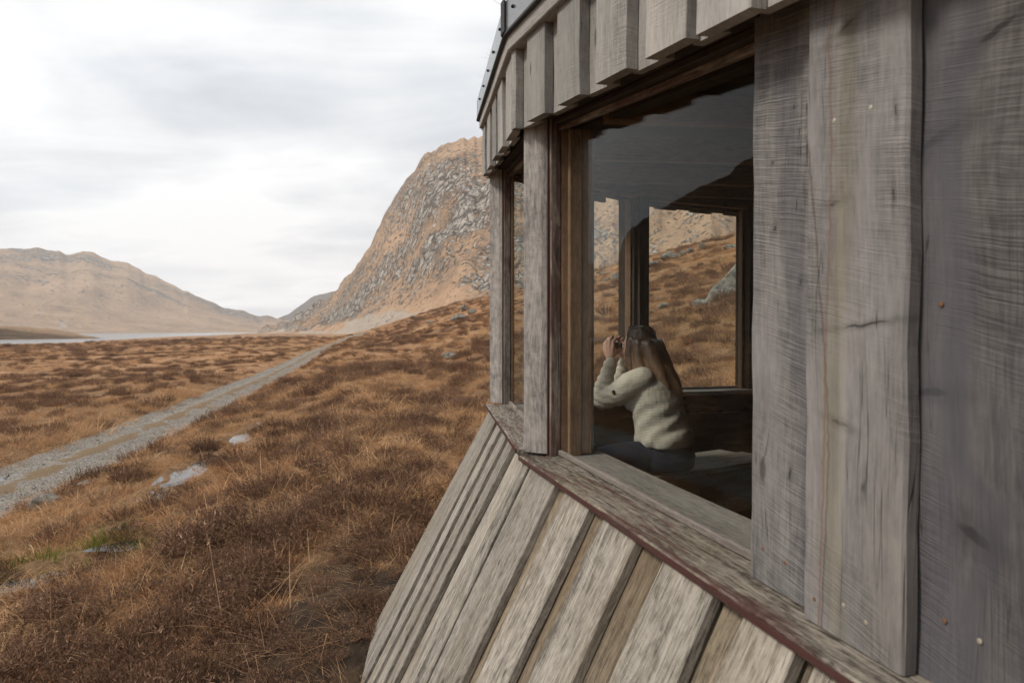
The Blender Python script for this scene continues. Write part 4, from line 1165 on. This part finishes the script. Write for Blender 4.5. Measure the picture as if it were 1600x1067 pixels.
# sods and heather stems showing over the roof edge
def turf():
    g = np.random.default_rng(55); V, F = [], []
    def stem(b, L, lean, az, w):
        p = np.array(b); th = lean; i0 = len(V); sd = np.array([math.cos(az + 1.57), math.sin(az + 1.57), 0]) * w
        for s_ in range(4):
            V.append(tuple(p - sd * (1 - s_ / 4))); V.append(tuple(p + sd * (1 - s_ / 4)))
            p = p + np.array([math.sin(th) * math.cos(az), math.sin(th) * math.sin(az), math.cos(th)]) * L / 3; th += .25
        for s_ in range(3): F.append((i0 + 2 * s_, i0 + 2 * s_ + 1, i0 + 2 * s_ + 3, i0 + 2 * s_ + 2))
    for F_, n in ((FA, 900), (FB, 520), (FC, 300), (FD, 260)):
        for k in range(n):
            s_ = g.uniform(F_.s0, F_.s1); pp = -.02 + abs(g.normal(0, .16))
            clump = .5 + .5 * math.sin(s_ * 9 + 2 * math.sin(s_ * 4.1))
            q = F_.pt(s_, pp, F_.zf(s_) + FH + .135)
            stem((q.x - 1.4, q.y - 2.6, q.z), g.uniform(.05, .12) * (.35 + clump), abs(g.normal(.3, .3)), g.uniform(0, 6.28), .0018)
    o = mesh_obj('turf', V, F, M_HEATH, hut); o['kind'] = 'stuff'
    at = o.data.attributes.new('shade', 'FLOAT', 'POINT'); at.data.foreach_set('value', g.uniform(0, 1, len(V)).astype(np.float32))
turf()
# ---------------------------------------------------------------- the person at the far window
def skin_mat():
    m, t = new_mat('skin')
    P = t.n('ShaderNodeTexCoord').outputs['Object']
    c = t.ramp(t.noise(P, 30, 3), [(.3, (.42, .24, .17)), (.7, (.52, .31, .23))])
    p = finish(t, c, .5, t.noise(P, 160, 2), .12, .002, .35)
    p.inputs['Subsurface Weight'].default_value = .12
    p.inputs['Subsurface Radius'].default_value = (.02, .008, .004)
    return m
def knit_mat():
    m, t = new_mat('cream_knit')
    P = t.n('ShaderNodeTexCoord').outputs['Object']
    x, y, z = t.sep(P)
    a = t.add(x, t.mul(y, .55))
    wv = t.mul(t.m('SUBTRACT', t.noise(P, 9, 2), .5), .012)
    s1 = t.m('SINE', t.mul(t.add(t.add(a, z), wv), 2 * math.pi / .017)); s2 = t.m('SINE', t.mul(t.add(t.m('SUBTRACT', a, z), wv), 2 * math.pi / .017))
    k = t.add(t.mul(t.mul(s1, s2), .5), .5)
    rib = t.add(t.mul(t.m('SINE', t.mul(a, 2 * math.pi / .007)), .5), .5)
    low = t.m('LESS_THAN', z, .185)
    pat = t.add(t.mul(k, t.m('SUBTRACT', 1.0, low)), t.mul(rib, low))
    f = t.noise(P, 120, 3); b = t.noise(P, 7, 3)
    c = t.ramp(t.add(t.mul(pat, .7), t.mul(f, .3)), [(.12, (.34, .30, .24)), (.45, (.46, .415, .345)), (.8, (.53, .485, .41))])
    c = t.mix(1.0, c, t.ramp(b, [(.3, (.85, .85, .85)), (.7, (1.08, 1.08, 1.06))]), 'MULTIPLY')
    finish(t, c, .95, t.add(t.mul(pat, .9), t.mul(f, .3)), .6, .005, .1)
    return m
def denim_mat():
    m, t = new_mat('dark_denim')
    P = t.n('ShaderNodeTexCoord').outputs['Object']
    n = t.noise(P, 60, 4, .6); b = t.noise(P, 8, 4, .6)
    c = t.ramp(t.add(t.mul(n, .3), t.mul(b, .7)), [(.3, (.004, .006, .011)), (.55, (.007, .010, .02)), (.75, (.016, .022, .04))])
    finish(t, c, .85, n, .3, .003, .2)
    return m
def hair_mat():
    m, t = new_mat('brown_hair')
    P = t.n('ShaderNodeTexCoord').outputs['Object']
    x, y, z = t.sep(P)
    s = t.n('ShaderNodeAttribute', dict(attribute_name='shade')).outputs['Fac']
    n = t.noise(t.comb(t.mul(x, 90.0), t.mul(y, 90.0), t.mul(z, 6.0)), 1, 3)
    v = t.add(t.mul(t.step(.86, .48, z), .55), t.add(t.mul(s, .22), t.mul(t.m('SUBTRACT', n, .5), .5)))
    c = t.ramp(v, [(.0, (.035, .020, .013)), (.3, (.10, .058, .034)), (.6, (.23, .14, .08)), (.95, (.42, .28, .165))])
    finish(t, c, .42, n, .4, .003, .45)
    return m
M_SKIN, M_KNIT, M_DENIM, M_HAIR = skin_mat(), knit_mat(), denim_mat(), hair_mat()
M_LIP = plain('lip_skin', (.38, .15, .13), .45)
M_EYE = plain('eye_white', (.6, .58, .55), .2)
M_LEATHER = plain('brown_leather', (.07, .03, .016), .6)
M_BLACKRUB = plain('black_rubber', (.014, .014, .015), .55)
M_LENS = plain('dark_lens', (.01, .012, .016), .06, spec=.8)
M_STEEL = plain('steel_ring', (.5, .5, .5), .25, 1.0)

class Blob:
    """rounded shapes fused into one continuous surface"""
    def __init__(self): self.V, self.F = [], []
    def add(self, V, F):
        b = len(self.V); self.V += [tuple(v) for v in V]; self.F += [tuple(i + b for i in f) for f in F]
    def ell(self, c, r, seg=20, rings=12, tilt=0.0):
        V, F = [], []
        ct, st = math.cos(tilt), math.sin(tilt)
        for i in range(rings + 1):
            th = math.pi * i / rings
            for k in range(seg):
                ph = 2 * math.pi * k / seg
                x, y, z = r[0] * math.sin(th) * math.cos(ph), r[1] * math.sin(th) * math.sin(ph), r[2] * math.cos(th)
                x, z = x * ct + z * st, -x * st + z * ct
                V.append((c[0] + x, c[1] + y, c[2] + z))
        for i in range(rings):
            for k in range(seg):
                F.append((i * seg + k, (i + 1) * seg + k, (i + 1) * seg + (k + 1) % seg, i * seg + (k + 1) % seg))
        self.add(V, F)
    def cap(self, a, b, ra, rb, seg=14):
        a, b = Vector(a), Vector(b); d = b - a; L = d.length
        q = d.to_track_quat('Z', 'Y').to_matrix()
        V, F = [], []
        rows = [(-ra * math.cos(t_), ra * math.sin(t_)) for t_ in np.linspace(.0, math.pi / 2, 5)] + [(L + rb * math.sin(t_), rb * math.cos(t_)) for t_ in np.linspace(.0, math.pi / 2, 5)]
        for z_, r_ in rows:
            for k in range(seg):
                V.append(a + q @ Vector((max(r_, 1e-4) * math.cos(2 * math.pi * k / seg), max(r_, 1e-4) * math.sin(2 * math.pi * k / seg), z_)))
        for i in range(len(rows) - 1):
            for k in range(seg): F.append((i * seg + k, i * seg + (k + 1) % seg, (i + 1) * seg + (k + 1) % seg, (i + 1) * seg + k))
        F.append(tuple(range(seg - 1, -1, -1))); F.append(tuple((len(rows) - 1) * seg + k for k in range(seg)))
        self.add(V, F)
    def chain(self, pts, rs):
        for i in range(len(pts) - 1): self.cap(pts[i], pts[i + 1], rs[i], rs[i + 1])
    def loft(self, rings, seg=28):
        """rings: (F centre, L centre, U, radius F, radius L)"""
        V, F = [], []
        for cx, cy, z, rx, ry in rings:
            for k in range(seg):
                a = 2 * math.pi * k / seg
                V.append((cx + rx * math.cos(a), cy + ry * math.sin(a), z))
        for i in range(len(rings) - 1):
            for k in range(seg): F.append((i * seg + k, i * seg + (k + 1) % seg, (i + 1) * seg + (k + 1) % seg, (i + 1) * seg + k))
        F.append(tuple(range(seg - 1, -1, -1))); F.append(tuple((len(rings) - 1) * seg + k for k in range(seg)))
        self.add(V, F)
    def build(self, name, mat, parent, voxel=.006, smooth=4, disp=None):
        me = bpy.data.meshes.new(name); me.from_pydata(self.V, [], self.F)
        bm = bmesh.new(); bm.from_mesh(me); bmesh.ops.recalc_face_normals(bm, faces=bm.faces[:]); bm.to_mesh(me); bm.free()
        tmp = bpy.data.objects.new(name, me); COL.objects.link(tmp)
        r = tmp.modifiers.new('r', 'REMESH'); r.mode = 'VOXEL'; r.voxel_size = voxel
        s = tmp.modifiers.new('s', 'SMOOTH'); s.factor = .5; s.iterations = smooth
        bpy.context.view_layer.update()
        dg = bpy.context.evaluated_depsgraph_get()
        nm = bpy.data.meshes.new_from_object(tmp.evaluated_get(dg))
        bpy.data.objects.remove(tmp)
        nm.name = name; nm.materials.clear(); nm.materials.append(mat)
        n = len(nm.vertices)
        if disp is not None:
            co = np.empty(n * 3, np.float32); nm.vertices.foreach_get('co', co); co = co.reshape(-1, 3)
            no = np.empty(n * 3, np.float32); nm.vertices.foreach_get('normal', no); no = no.reshape(-1, 3)
            nm.vertices.foreach_set('co', (co + no * disp(co)[:, None]).reshape(-1).astype(np.float32))
        nm.polygons.foreach_set('use_smooth', [True] * len(nm.polygons)); nm.update()
        return link(bpy.data.objects.new(name, nm), parent)

person = empty('person', (.875, 4.06, -.83 + EYE))
# local x forward, y to her left, z up; she faces the far left window
person.rotation_euler = (0, 0, math.atan2(.574, -.819))
tag(person, 'person with long brown hair in cream jumper sitting inside, looking through binoculars', 'person')

body = Blob()
body.ell((.128, 0, .742), (.097, .074, .100)); body.ell((.165, 0, .690), (.062, .058, .080), tilt=.1)
body.ell((.206, 0, .628), (.022, .024, .018)); body.ell((.195, .0, .735), (.035, .050, .034))
body.chain([(.222, 0, .738), (.240, 0, .712), (.248, 0, .699)], [.009, .011, .011]); body.ell((.238, .011, .697), (.010, .008, .007)); body.ell((.238, -.011, .697), (.010, .008, .007))
body.chain([(.216, .035, .752), (.226, 0, .752), (.216, -.035, .752)], [.010, .008, .010])
body.ell((.19, .040, .70), (.028, .020, .026)); body.ell((.19, -.040, .70), (.028, .020, .026))
for s_ in (1, -1): body.ell((.118, s_ * .076, .715), (.020, .008, .032))
body.chain([(.08, 0, .56), (.112, 0, .66)], [.058, .054])
body.loft([(-.02, 0, .05, .12, .15), (-.01, 0, .20, .11, .14), (.0, 0, .30, .10, .13), (.02, 0, .42, .105, .145), (.04, 0, .52, .09, .14), (.055, 0, .575, .06, .09)])
for s_ in (1, -1):
    body.chain([(.055, s_ * .15, .545), (.32, s_ * .12, .41), (.272, s_ * .098, .640)], [.050, .036, .026])
    wr = (.272, s_ * .098, .645)
    kn = [(.262, s_ * .080, .731), (.284, s_ * .083, .738), (.305, s_ * .082, .734), (.324, s_ * .077, .723)]
    for j, k_ in enumerate(kn):
        body.chain([wr, k_], [.0185, .0125])
    ln = [.95, 1.05, .98, .80]
    for j, (f_, l_, u_) in enumerate(kn):
        q = ln[j]
        body.chain([(f_, l_, u_), (f_ + .001, l_ - s_ * .006, u_ + .036 * q), (f_, l_ - s_ * .027, u_ + .054 * q), (f_ - .001, l_ - s_ * .047, u_ + .050 * q)], [.0112, .0092, .0082, .0068])
    body.chain([(.266, s_ * .094, .672), (.250, s_ * .074, .692), (.246, s_ * .048, .702)], [.0145, .0105, .0082])
bd_ = body.build('body', M_SKIN, person, .0036, 3)

def folds(co):
    x, y, z = co.T
    n = noise3(x * 9, y * 9, z * 15, 5) * .0045 + noise3(x * 22, y * 22, z * 30, 6) * .003
    arm = sstep(.12, .24, x)
    ring = .0025 * np.sin((z - .25 * x) * 150 + 4 * noise3(x * 10, y * 10, z * 10, 7)) * arm
    drag = .004 * np.sin((z + 1.1 * x) * 46 + 3 * noise3(x * 6, y * 6, z * 6, 8)) * sstep(.46, .36, z) * (1 - arm)
    return n + ring + drag
sw = Blob()
sw.loft([(-.045, 0, .150, .155, .185), (-.042, 0, .165, .168, .200), (-.035, 0, .20, .172, .204), (-.020, 0, .26, .158, .190), (-.002, 0, .34, .150, .184), (.016, 0, .43, .146, .188), (.030, 0, .505, .130, .186), (.045, 0, .56, .105, .160),
         (.066, 0, .598, .080, .105), (.082, 0, .620, .068, .074)])
for s_ in (1, -1):
    sw.ell((.11, s_ * .08, .415), (.075, .075, .075))
    sw.chain([(.045, s_ * .140, .548), (.10, s_ * .165, .520), (.20, s_ * .15, .455), (.315, s_ * .12, .408)], [.075, .078, .070, .058])
    sw.chain([(.318, s_ * .12, .412), (.312, s_ * .115, .48), (.290, s_ * .106, .56), (.274, s_ * .099, .628)], [.058, .056, .046, .038])
    sw.cap((.274, s_ * .099, .600), (.271, s_ * .098, .632), .040, .040)
jumper = sw.build('jumper', M_KNIT, person, .0065, 5, folds)

jn = Blob()
jn.loft([(-.02, 0, .012, .135, .165), (-.035, 0, .03, .165, .19), (-.04, 0, .09, .175, .198), (-.035, 0, .15, .158, .185), (-.03, 0, .20, .14, .17)])
jn.chain([(-.01, .10, .10), (.14, .26, .098), (.27, .40, .092)], [.095, .085, .068]); jn.chain([(.27, .40, .085), (.23, .24, .062), (.205, .12, .055)], [.062, .054, .042])
jn.chain([(-.01, -.10, .10), (.18, -.04, .10), (.345, .04, .115)], [.095, .085, .068]); jn.chain([(.345, .04, .11), (.19, -.06, .075), (.10, -.14, .062)], [.062, .056, .045])
jn.build('jeans', M_DENIM, person, .008, 5, lambda co: noise3(co[:, 0] * 14, co[:, 1] * 14, co[:, 2] * 20, 3) * .006)
for a, b in (((.205, .12, .050), (.245, .03, .045)), ((.10, -.14, .058), (.02, -.215, .055))):
    bt = Blob(); bt.cap(a, b, .044, .034); bt.ell(a, (.05, .05, .045)); bt.build('boot', M_LEATHER, person, .007, 3)

def hair():
    hb = Blob()
    hb.ell((.112, 0, .752), (.098, .083, .102)); hb.ell((.10, 0, .72), (.088, .084, .10))
    for s_ in (1, -1):
        hb.chain([(.135, s_ * .066, .77), (.158, s_ * .076, .70), (.150, s_ * .084, .63), (.135, s_ * .092, .585)], [.032, .028, .025, .012])
        hb.chain([(.095, s_ * .072, .75), (.090, s_ * .086, .66), (.060, s_ * .098, .58), (.02, s_ * .10, .53)], [.040, .034, .030, .012])
    for l_ in (-.06, -.02, .02, .06):
        hb.chain([(.04, l_, .74), (.0, l_ * 1.15, .65), (-.045, l_ * 1.2, .565), (-.078, l_ * 1.0 + .01, .50), (-.094, l_ * .7 + .02, .465)], [.048, .044, .036, .022, .006])
    o = hb.build('hair', M_HAIR, person, .006, 4, lambda co: noise3(co[:, 0] * 40, co[:, 1] * 40, co[:, 2] * 5, 2) * .003)
    # separate locks laid over it
    g = np.random.default_rng(12); V, F, S = [], [], []
    for k in range(900):
        side = 1 if g.uniform() < .62 else -1
        th = g.uniform(.25, 2.9)                     # round the head, from temple to nape
        start = Vector((.13 + g.normal(0, .02), side * abs(g.normal(.006, .006)), .853))
        ex = Vector((.112 + .100 * math.cos(th) * .95, side * .086 * math.sin(th), .745 + g.normal(0, .012)))
        back = max(0, -math.cos(th))
        if th < .8: ex.x = min(ex.x, .182)
        p2 = Vector((ex.x - .008 - .035 * back, ex.y * 1.12, .665 + g.normal(0, .01)))
        en = g.uniform(.0, .05)
        p3 = Vector((p2.x - .014 - .055 * back - .2 * en, p2.y * 1.06, .575 + g.normal(0, .01)))
        p4 = Vector((p3.x - .012 - .032 * back, p3.y * (1.0 - .2 * back), (.575 - .105 * back - .01) + g.normal(0, .018)))
        pts = [start, (start + ex) / 2 + Vector((.0 - .012 * back, side * .022 * math.sin(th), .040)), ex, p2, p3, p4]
        P = []
        for i in range(len(pts) - 1):
            a0, a1, a2, a3 = pts[max(i - 1, 0)], pts[i], pts[i + 1], pts[min(i + 2, len(pts) - 1)]
            for t in np.linspace(0, 1, 4, endpoint=False):
                P.append(.5 * ((2 * a1) + (a2 - a0) * t + (2 * a0 - 5 * a1 + 4 * a2 - a3) * t * t + (3 * a1 - a0 - 3 * a2 + a3) * t ** 3))
        P.append(pts[-1])
        w_ = g.uniform(.0012, .0030); sh = np.clip(g.normal(.5, .25), 0, 1); i0 = len(V)
        for i, p in enumerate(P):
            t = i / (len(P) - 1)
            d_ = (P[min(i + 1, len(P) - 1)] - P[max(i - 1, 0)]).normalized()
            out = Vector((p.x - .11, p.y, 0)); out = out.normalized() if out.length > 1e-4 else Vector((0, 0, 1))
            sd = d_.cross(out).normalized() * w_ * (1 - .8 * t ** 3)
            p = p + out * .0035
            V += [tuple(p - sd), tuple(p + out * w_ * .6), tuple(p + sd)]; S += [sh] * 3
        for i in range(len(P) - 1):
            for j in (0, 1): F.append((i0 + 3 * i + j, i0 + 3 * i + j + 1, i0 + 3 * i + j + 4, i0 + 3 * i + j + 3))
    lo = mesh_obj('hair_lock', V, F, M_HAIR, o, True); lo['kind'] = 'stuff'
    at = lo.data.attributes.new('shade', 'FLOAT', 'POINT'); at.data.foreach_set('value', np.array(S, np.float32))
hair()
for s_ in (1, -1):
    e = Blob(); e.ell((.2145, s_ * .031, .736), (.011, .012, .010), 14, 8); e.build('eye', M_EYE, person, .003, 1)
lp = Blob(); lp.chain([(.216, .018, .664), (.227, 0, .668), (.216, -.018, .664)], [.004, .006, .004]); lp.chain([(.215, .016, .657), (.225, 0, .656), (.215, -.016, .657)], [.004, .006, .004]); lp.build('lips', M_LIP, person, .0025, 2)
ok_, loc_, nrm_, _ = jumper.closest_point_on_mesh(Vector((.205, .30, .46)))
q_ = nrm_.to_track_quat('Z', 'Y').to_matrix().to_4x4()
tb = []
for z_, r_ in ((-.004, .0125), (.003, .0125), (.005, .010)): tb += [(r_ * math.cos(k * math.pi / 5), r_ * 1.25 * math.sin(k * math.pi / 5), z_) for k in range(10)]
tf = [(i * 10 + k, i * 10 + (k + 1) % 10, i * 10 + 10 + (k + 1) % 10, i * 10 + 10 + k) for i in range(2) for k in range(10)] + [tuple(range(20, 30))]
mesh_obj('sleeve_tab', tb, tf, M_LEATHER, person, matrix=Matrix.Translation(loc_) @ q_)
br = Blob()
for k in range(12):
    a0, a1 = 2 * math.pi * k / 12, 2 * math.pi * (k + 1) / 12
    br.cap((.272 + .031 * math.cos(a0), -.098 + .031 * math.sin(a0), .646), (.272 + .031 * math.cos(a1), -.098 + .031 * math.sin(a1), .646), .004, .004, 8)
br.build('bracelet', M_EYE, person, .0025, 1)

bino = empty('binoculars', person.matrix_basis @ Vector((0, 0, 0)))
bino.location = Matrix.LocRotScale(person.location, person.rotation_euler, None) @ Vector((.305, 0, .742)); bino.rotation_euler = person.rotation_euler
tag(bino, 'small dark binoculars with a steel ring held to the eyes with both hands', 'binoculars')
def lathe(name, prof, mat, parent, loc):
    n = 20; V, F = [], []
    for x, r in prof:
        for k in range(n): V.append((x, r * math.cos(2 * math.pi * k / n), r * math.sin(2 * math.pi * k / n)))
    for i in range(len(prof) - 1):
        for k in range(n): F.append((i * n + k, i * n + (k + 1) % n, (i + 1) * n + (k + 1) % n, (i + 1) * n + k))
    F.append(tuple(range(n - 1, -1, -1))); F.append(tuple((len(prof) - 1) * n + k for k in range(n)))
    return mesh_obj(name, V, F, mat, parent, False, Matrix.Translation(loc))
for s_ in (1, -1):
    b_ = lathe('barrel', [(-.055, .015), (-.03, .017), (-.01, .020), (.015, .021), (.030, .0225), (.038, .023)], M_BLACKRUB, bino, (0, s_ * .034, 0))
    lathe('lens', [(.0385, .020), (.039, .018)], M_LENS, b_, (0, 0, 0))
    lathe('eyecup', [(-.076, .018), (-.072, .0185), (-.056, .0165)], M_BLACKRUB, bino, (0, s_ * .034, 0))
    lathe('steel_ring', [(.018, .0215), (.0185, .0235), (.023, .0235), (.0235, .0215)], M_STEEL, b_, (0, 0, 0))
lathe('hinge', [(-.03, .009), (-.028, .011), (.022, .011), (.024, .009)], M_BLACKRUB, bino, (0, 0, .008))
mesh_obj('bridge', [(x, y, z) for x in (-.018, .022) for y in (-.03, .03) for z in (-.006, .014)], [(0, 1, 3, 2), (4, 6, 7, 5), (0, 4, 5, 1), (2, 3, 7, 6), (0, 2, 6, 4), (1, 5, 7, 3)], M_BLACKRUB, bino)
# ---------------------------------------------------------------- boulders
def boulder_hull(x, y, pts, seed, label, sub=3, noise=.07):
    """a split block: the convex hull of its corners, then roughened"""
    bm = bmesh.new()
    for p in pts: bm.verts.new(p)
    r = bmesh.ops.convex_hull(bm, input=bm.verts[:])
    bmesh.ops.delete(bm, geom=[v for v in bm.verts if not v.link_faces], context='VERTS')
    bmesh.ops.triangulate(bm, faces=bm.faces[:])
    for _ in range(sub): bmesh.ops.subdivide_edges(bm, edges=bm.edges[:], cuts=1, use_grid_fill=True)
    bmesh.ops.smooth_vert(bm, verts=bm.verts[:], factor=.35, use_axis_x=True, use_axis_y=True, use_axis_z=True)
    bm.normal_update()
    for v in bm.verts:
        c = v.co
        n = float(noise3(c.x * 1.6 + seed, c.y * 1.6, c.z * 1.6, seed)) * 1.6 + float(noise3(c.x * 4.5 + seed, c.y * 4.5, c.z * 4.5, seed + 1)) * .8 + float(noise3(c.x * 11, c.y * 11, c.z * 11, seed + 2)) * .35
        v.co = c + v.normal * n * noise
    me = bpy.data.meshes.new('boulder'); bm.to_mesh(me); bm.free(); me.materials.append(M_ROCK)
    me.polygons.foreach_set('use_smooth', [True] * len(me.polygons))
    ob = link(bpy.data.objects.new('boulder', me)); ob.location = (x, y, float(height(np.array(x), np.array(y))) + EYE)
    return tag(ob, label, 'boulder', 'grey boulders on the moor')

boulder_hull(6.85, 24.7, [(-.1, 0, -.4), (.0, -.3, .05), (.45, -.35, .55), (.50, .2, .62), (.86, -.25, 1.08), (1.28, -.05, 1.50), (1.45, .15, 1.50), (1.9, .2, 1.30), (2.4, .1, .55), (2.5, -.5, -.2), (1.1, -.75, -.3), (.4, -.6, -.4),
                          (1.3, 1.0, 1.1), (2.1, 1.1, .7), (.5, .9, .2), (2.3, 1.0, -.5), (.2, .8, -.5)], 31, 'large pointed grey boulder on the slope seen through the far right window', 4, .055)
def at(px, r):
    a = math.atan((px - 800) / 1066.67)
    return r * math.sin(a), r * math.cos(a)
boulder(6.62, 24.2, .34, .3, .20, .2, 5, 'low pale rock at the lower left foot of the large pointed boulder', sink=.3)
boulder(*at(1020, 70), 1.05, .9, .42, .3, 6, 'flat pale boulder on the ridge at the left edge of the far right window', sink=.25, sub=3)
boulder(*at(1047, 72), 1.15, .9, .60, .9, 7, 'rounded pale boulder, the biggest on the ridge in the far right window', sink=.25, sub=3)
boulder(*at(1066, 74), .42, .4, .36, .2, 8, 'left one of two small rocks beside the big ridge boulder', sink=.2, sub=3)
boulder(*at(1078, 75), .45, .4, .42, 1.2, 9, 'right one of two small rocks beside the big ridge boulder', sink=.2, sub=3)
boulder(*at(1096, 78), .40, .35, .42, .6, 10, 'small upright rock on the ridge above the middle of the far right window', sink=.2, sub=3)
boulder(*at(1117, 84), .36, .4, .22, .1, 11, 'smallest flat rock high on the ridge in the far right window', sink=.2, sub=3)
boulder(18.9, 58.9, .85, .6, .26, .0, 12, 'long flat slab on the slope right above the large pointed boulder', sink=.3, sub=3)
boulder(5.95, 26.7, .30, .24, .15, .4, 13, 'low white rock in the heather left of the large pointed boulder', sink=.25, sub=3)
boulder(5.50, 26.5, .13, .12, .08, .4, 14, 'tiny white stone left of the low white rock', sink=.25, sub=3)
boulder(*at(963, 70), .62, .5, .42, .2, 15, 'grey boulder on the ridge at the right edge of the far left window', sink=.2, sub=3)
boulder(*at(947, 72), .35, .3, .22, .7, 16, 'small rock on the ridge in the middle of the far left window', sink=.2, sub=3)
boulder(*at(925, 72), .55, .5, .50, 1.7, 17, 'brown grey boulder on the ridge at the left edge of the far left window', sink=.2, sub=3)
boulder(*at(943, 95), .75, .6, .30, .3, 18, 'pale slab beyond the ridge in the far left window', sink=.1, sub=3)
boulder(5.2, 47.0, .42, .35, .30, .3, 19, 'white blotched rock low in the left corner of the far left window', sink=.2, sub=3)
boulder(7.5, 51.0, .28, .25, .14, .9, 20, 'little pale rock on the slope under the far left window ridge', sink=.2, sub=3)
boulder(-7.1, 91.5, 1.25, .8, .62, .25, 21, 'pale flat boulder on the moor slope just left of the hut', sink=.2, sub=3)
boulder(-6.6, 112.0, .75, .6, .55, .25, 22, 'small pale rock up the slope, right of the pair above the flat boulder', sink=.15, sub=3)
boulder(-8.9, 126.5, .65, .6, .75, .8, 23, 'small pale rock up the slope, left of the pair above the flat boulder', sink=.1, sub=3)
boulder(-3.25, 35.6, .40, .3, .28, .2, 24, 'dark weathered rock half sunk in heather beside the hut', sink=.2, sub=4)
boulder(-15.0, 126.0, 1.0, .6, .3, .2, 25, 'faint low slab on the far moor slope above the track', sink=.2, sub=3)
boulder(-7.75, 11.4, .30, .24, .17, .7, 26, 'dark peaty rock at the near edge of the track', sink=.3, sub=3)
boulder(-7.9, 12.6, .17, .13, .08, .2, 27, 'light grey stone at the near edge of the track', sink=.25, sub=3)
boulder(-8.6, 14.2, .14, .12, .07, 1.2, 28, 'small grey stone on the right side of the track', sink=.25, sub=3)
# ---------------------------------------------------------------- air
def haze_box():
    x0, x1, y0, y1, z0, z1 = -7500, 3500, -1500, 8200, -16, 640
    V = [(x, y, z) for x in (x0, x1) for y in (y0, y1) for z in (z0, z1)]
    F = [(0, 1, 3, 2), (4, 6, 7, 5), (0, 4, 5, 1), (2, 3, 7, 6), (0, 2, 6, 4), (1, 5, 7, 3)]
    m, t = new_mat('glen_air')
    v = t.n('ShaderNodeVolumePrincipled', None, Color=(.97, .96, .96), Density=HAZE_DENSITY)
    v.inputs['Anisotropy'].default_value = .3
    t.links.new(v.outputs[0], t.n('ShaderNodeOutputMaterial').inputs['Volume'])
    o = mesh_obj('haze', V, F, m)
    tag(o, 'thin bright haze that pales the distant hills', 'haze', kind='stuff')
HAZE_DENSITY = 1.1e-4
haze_box()
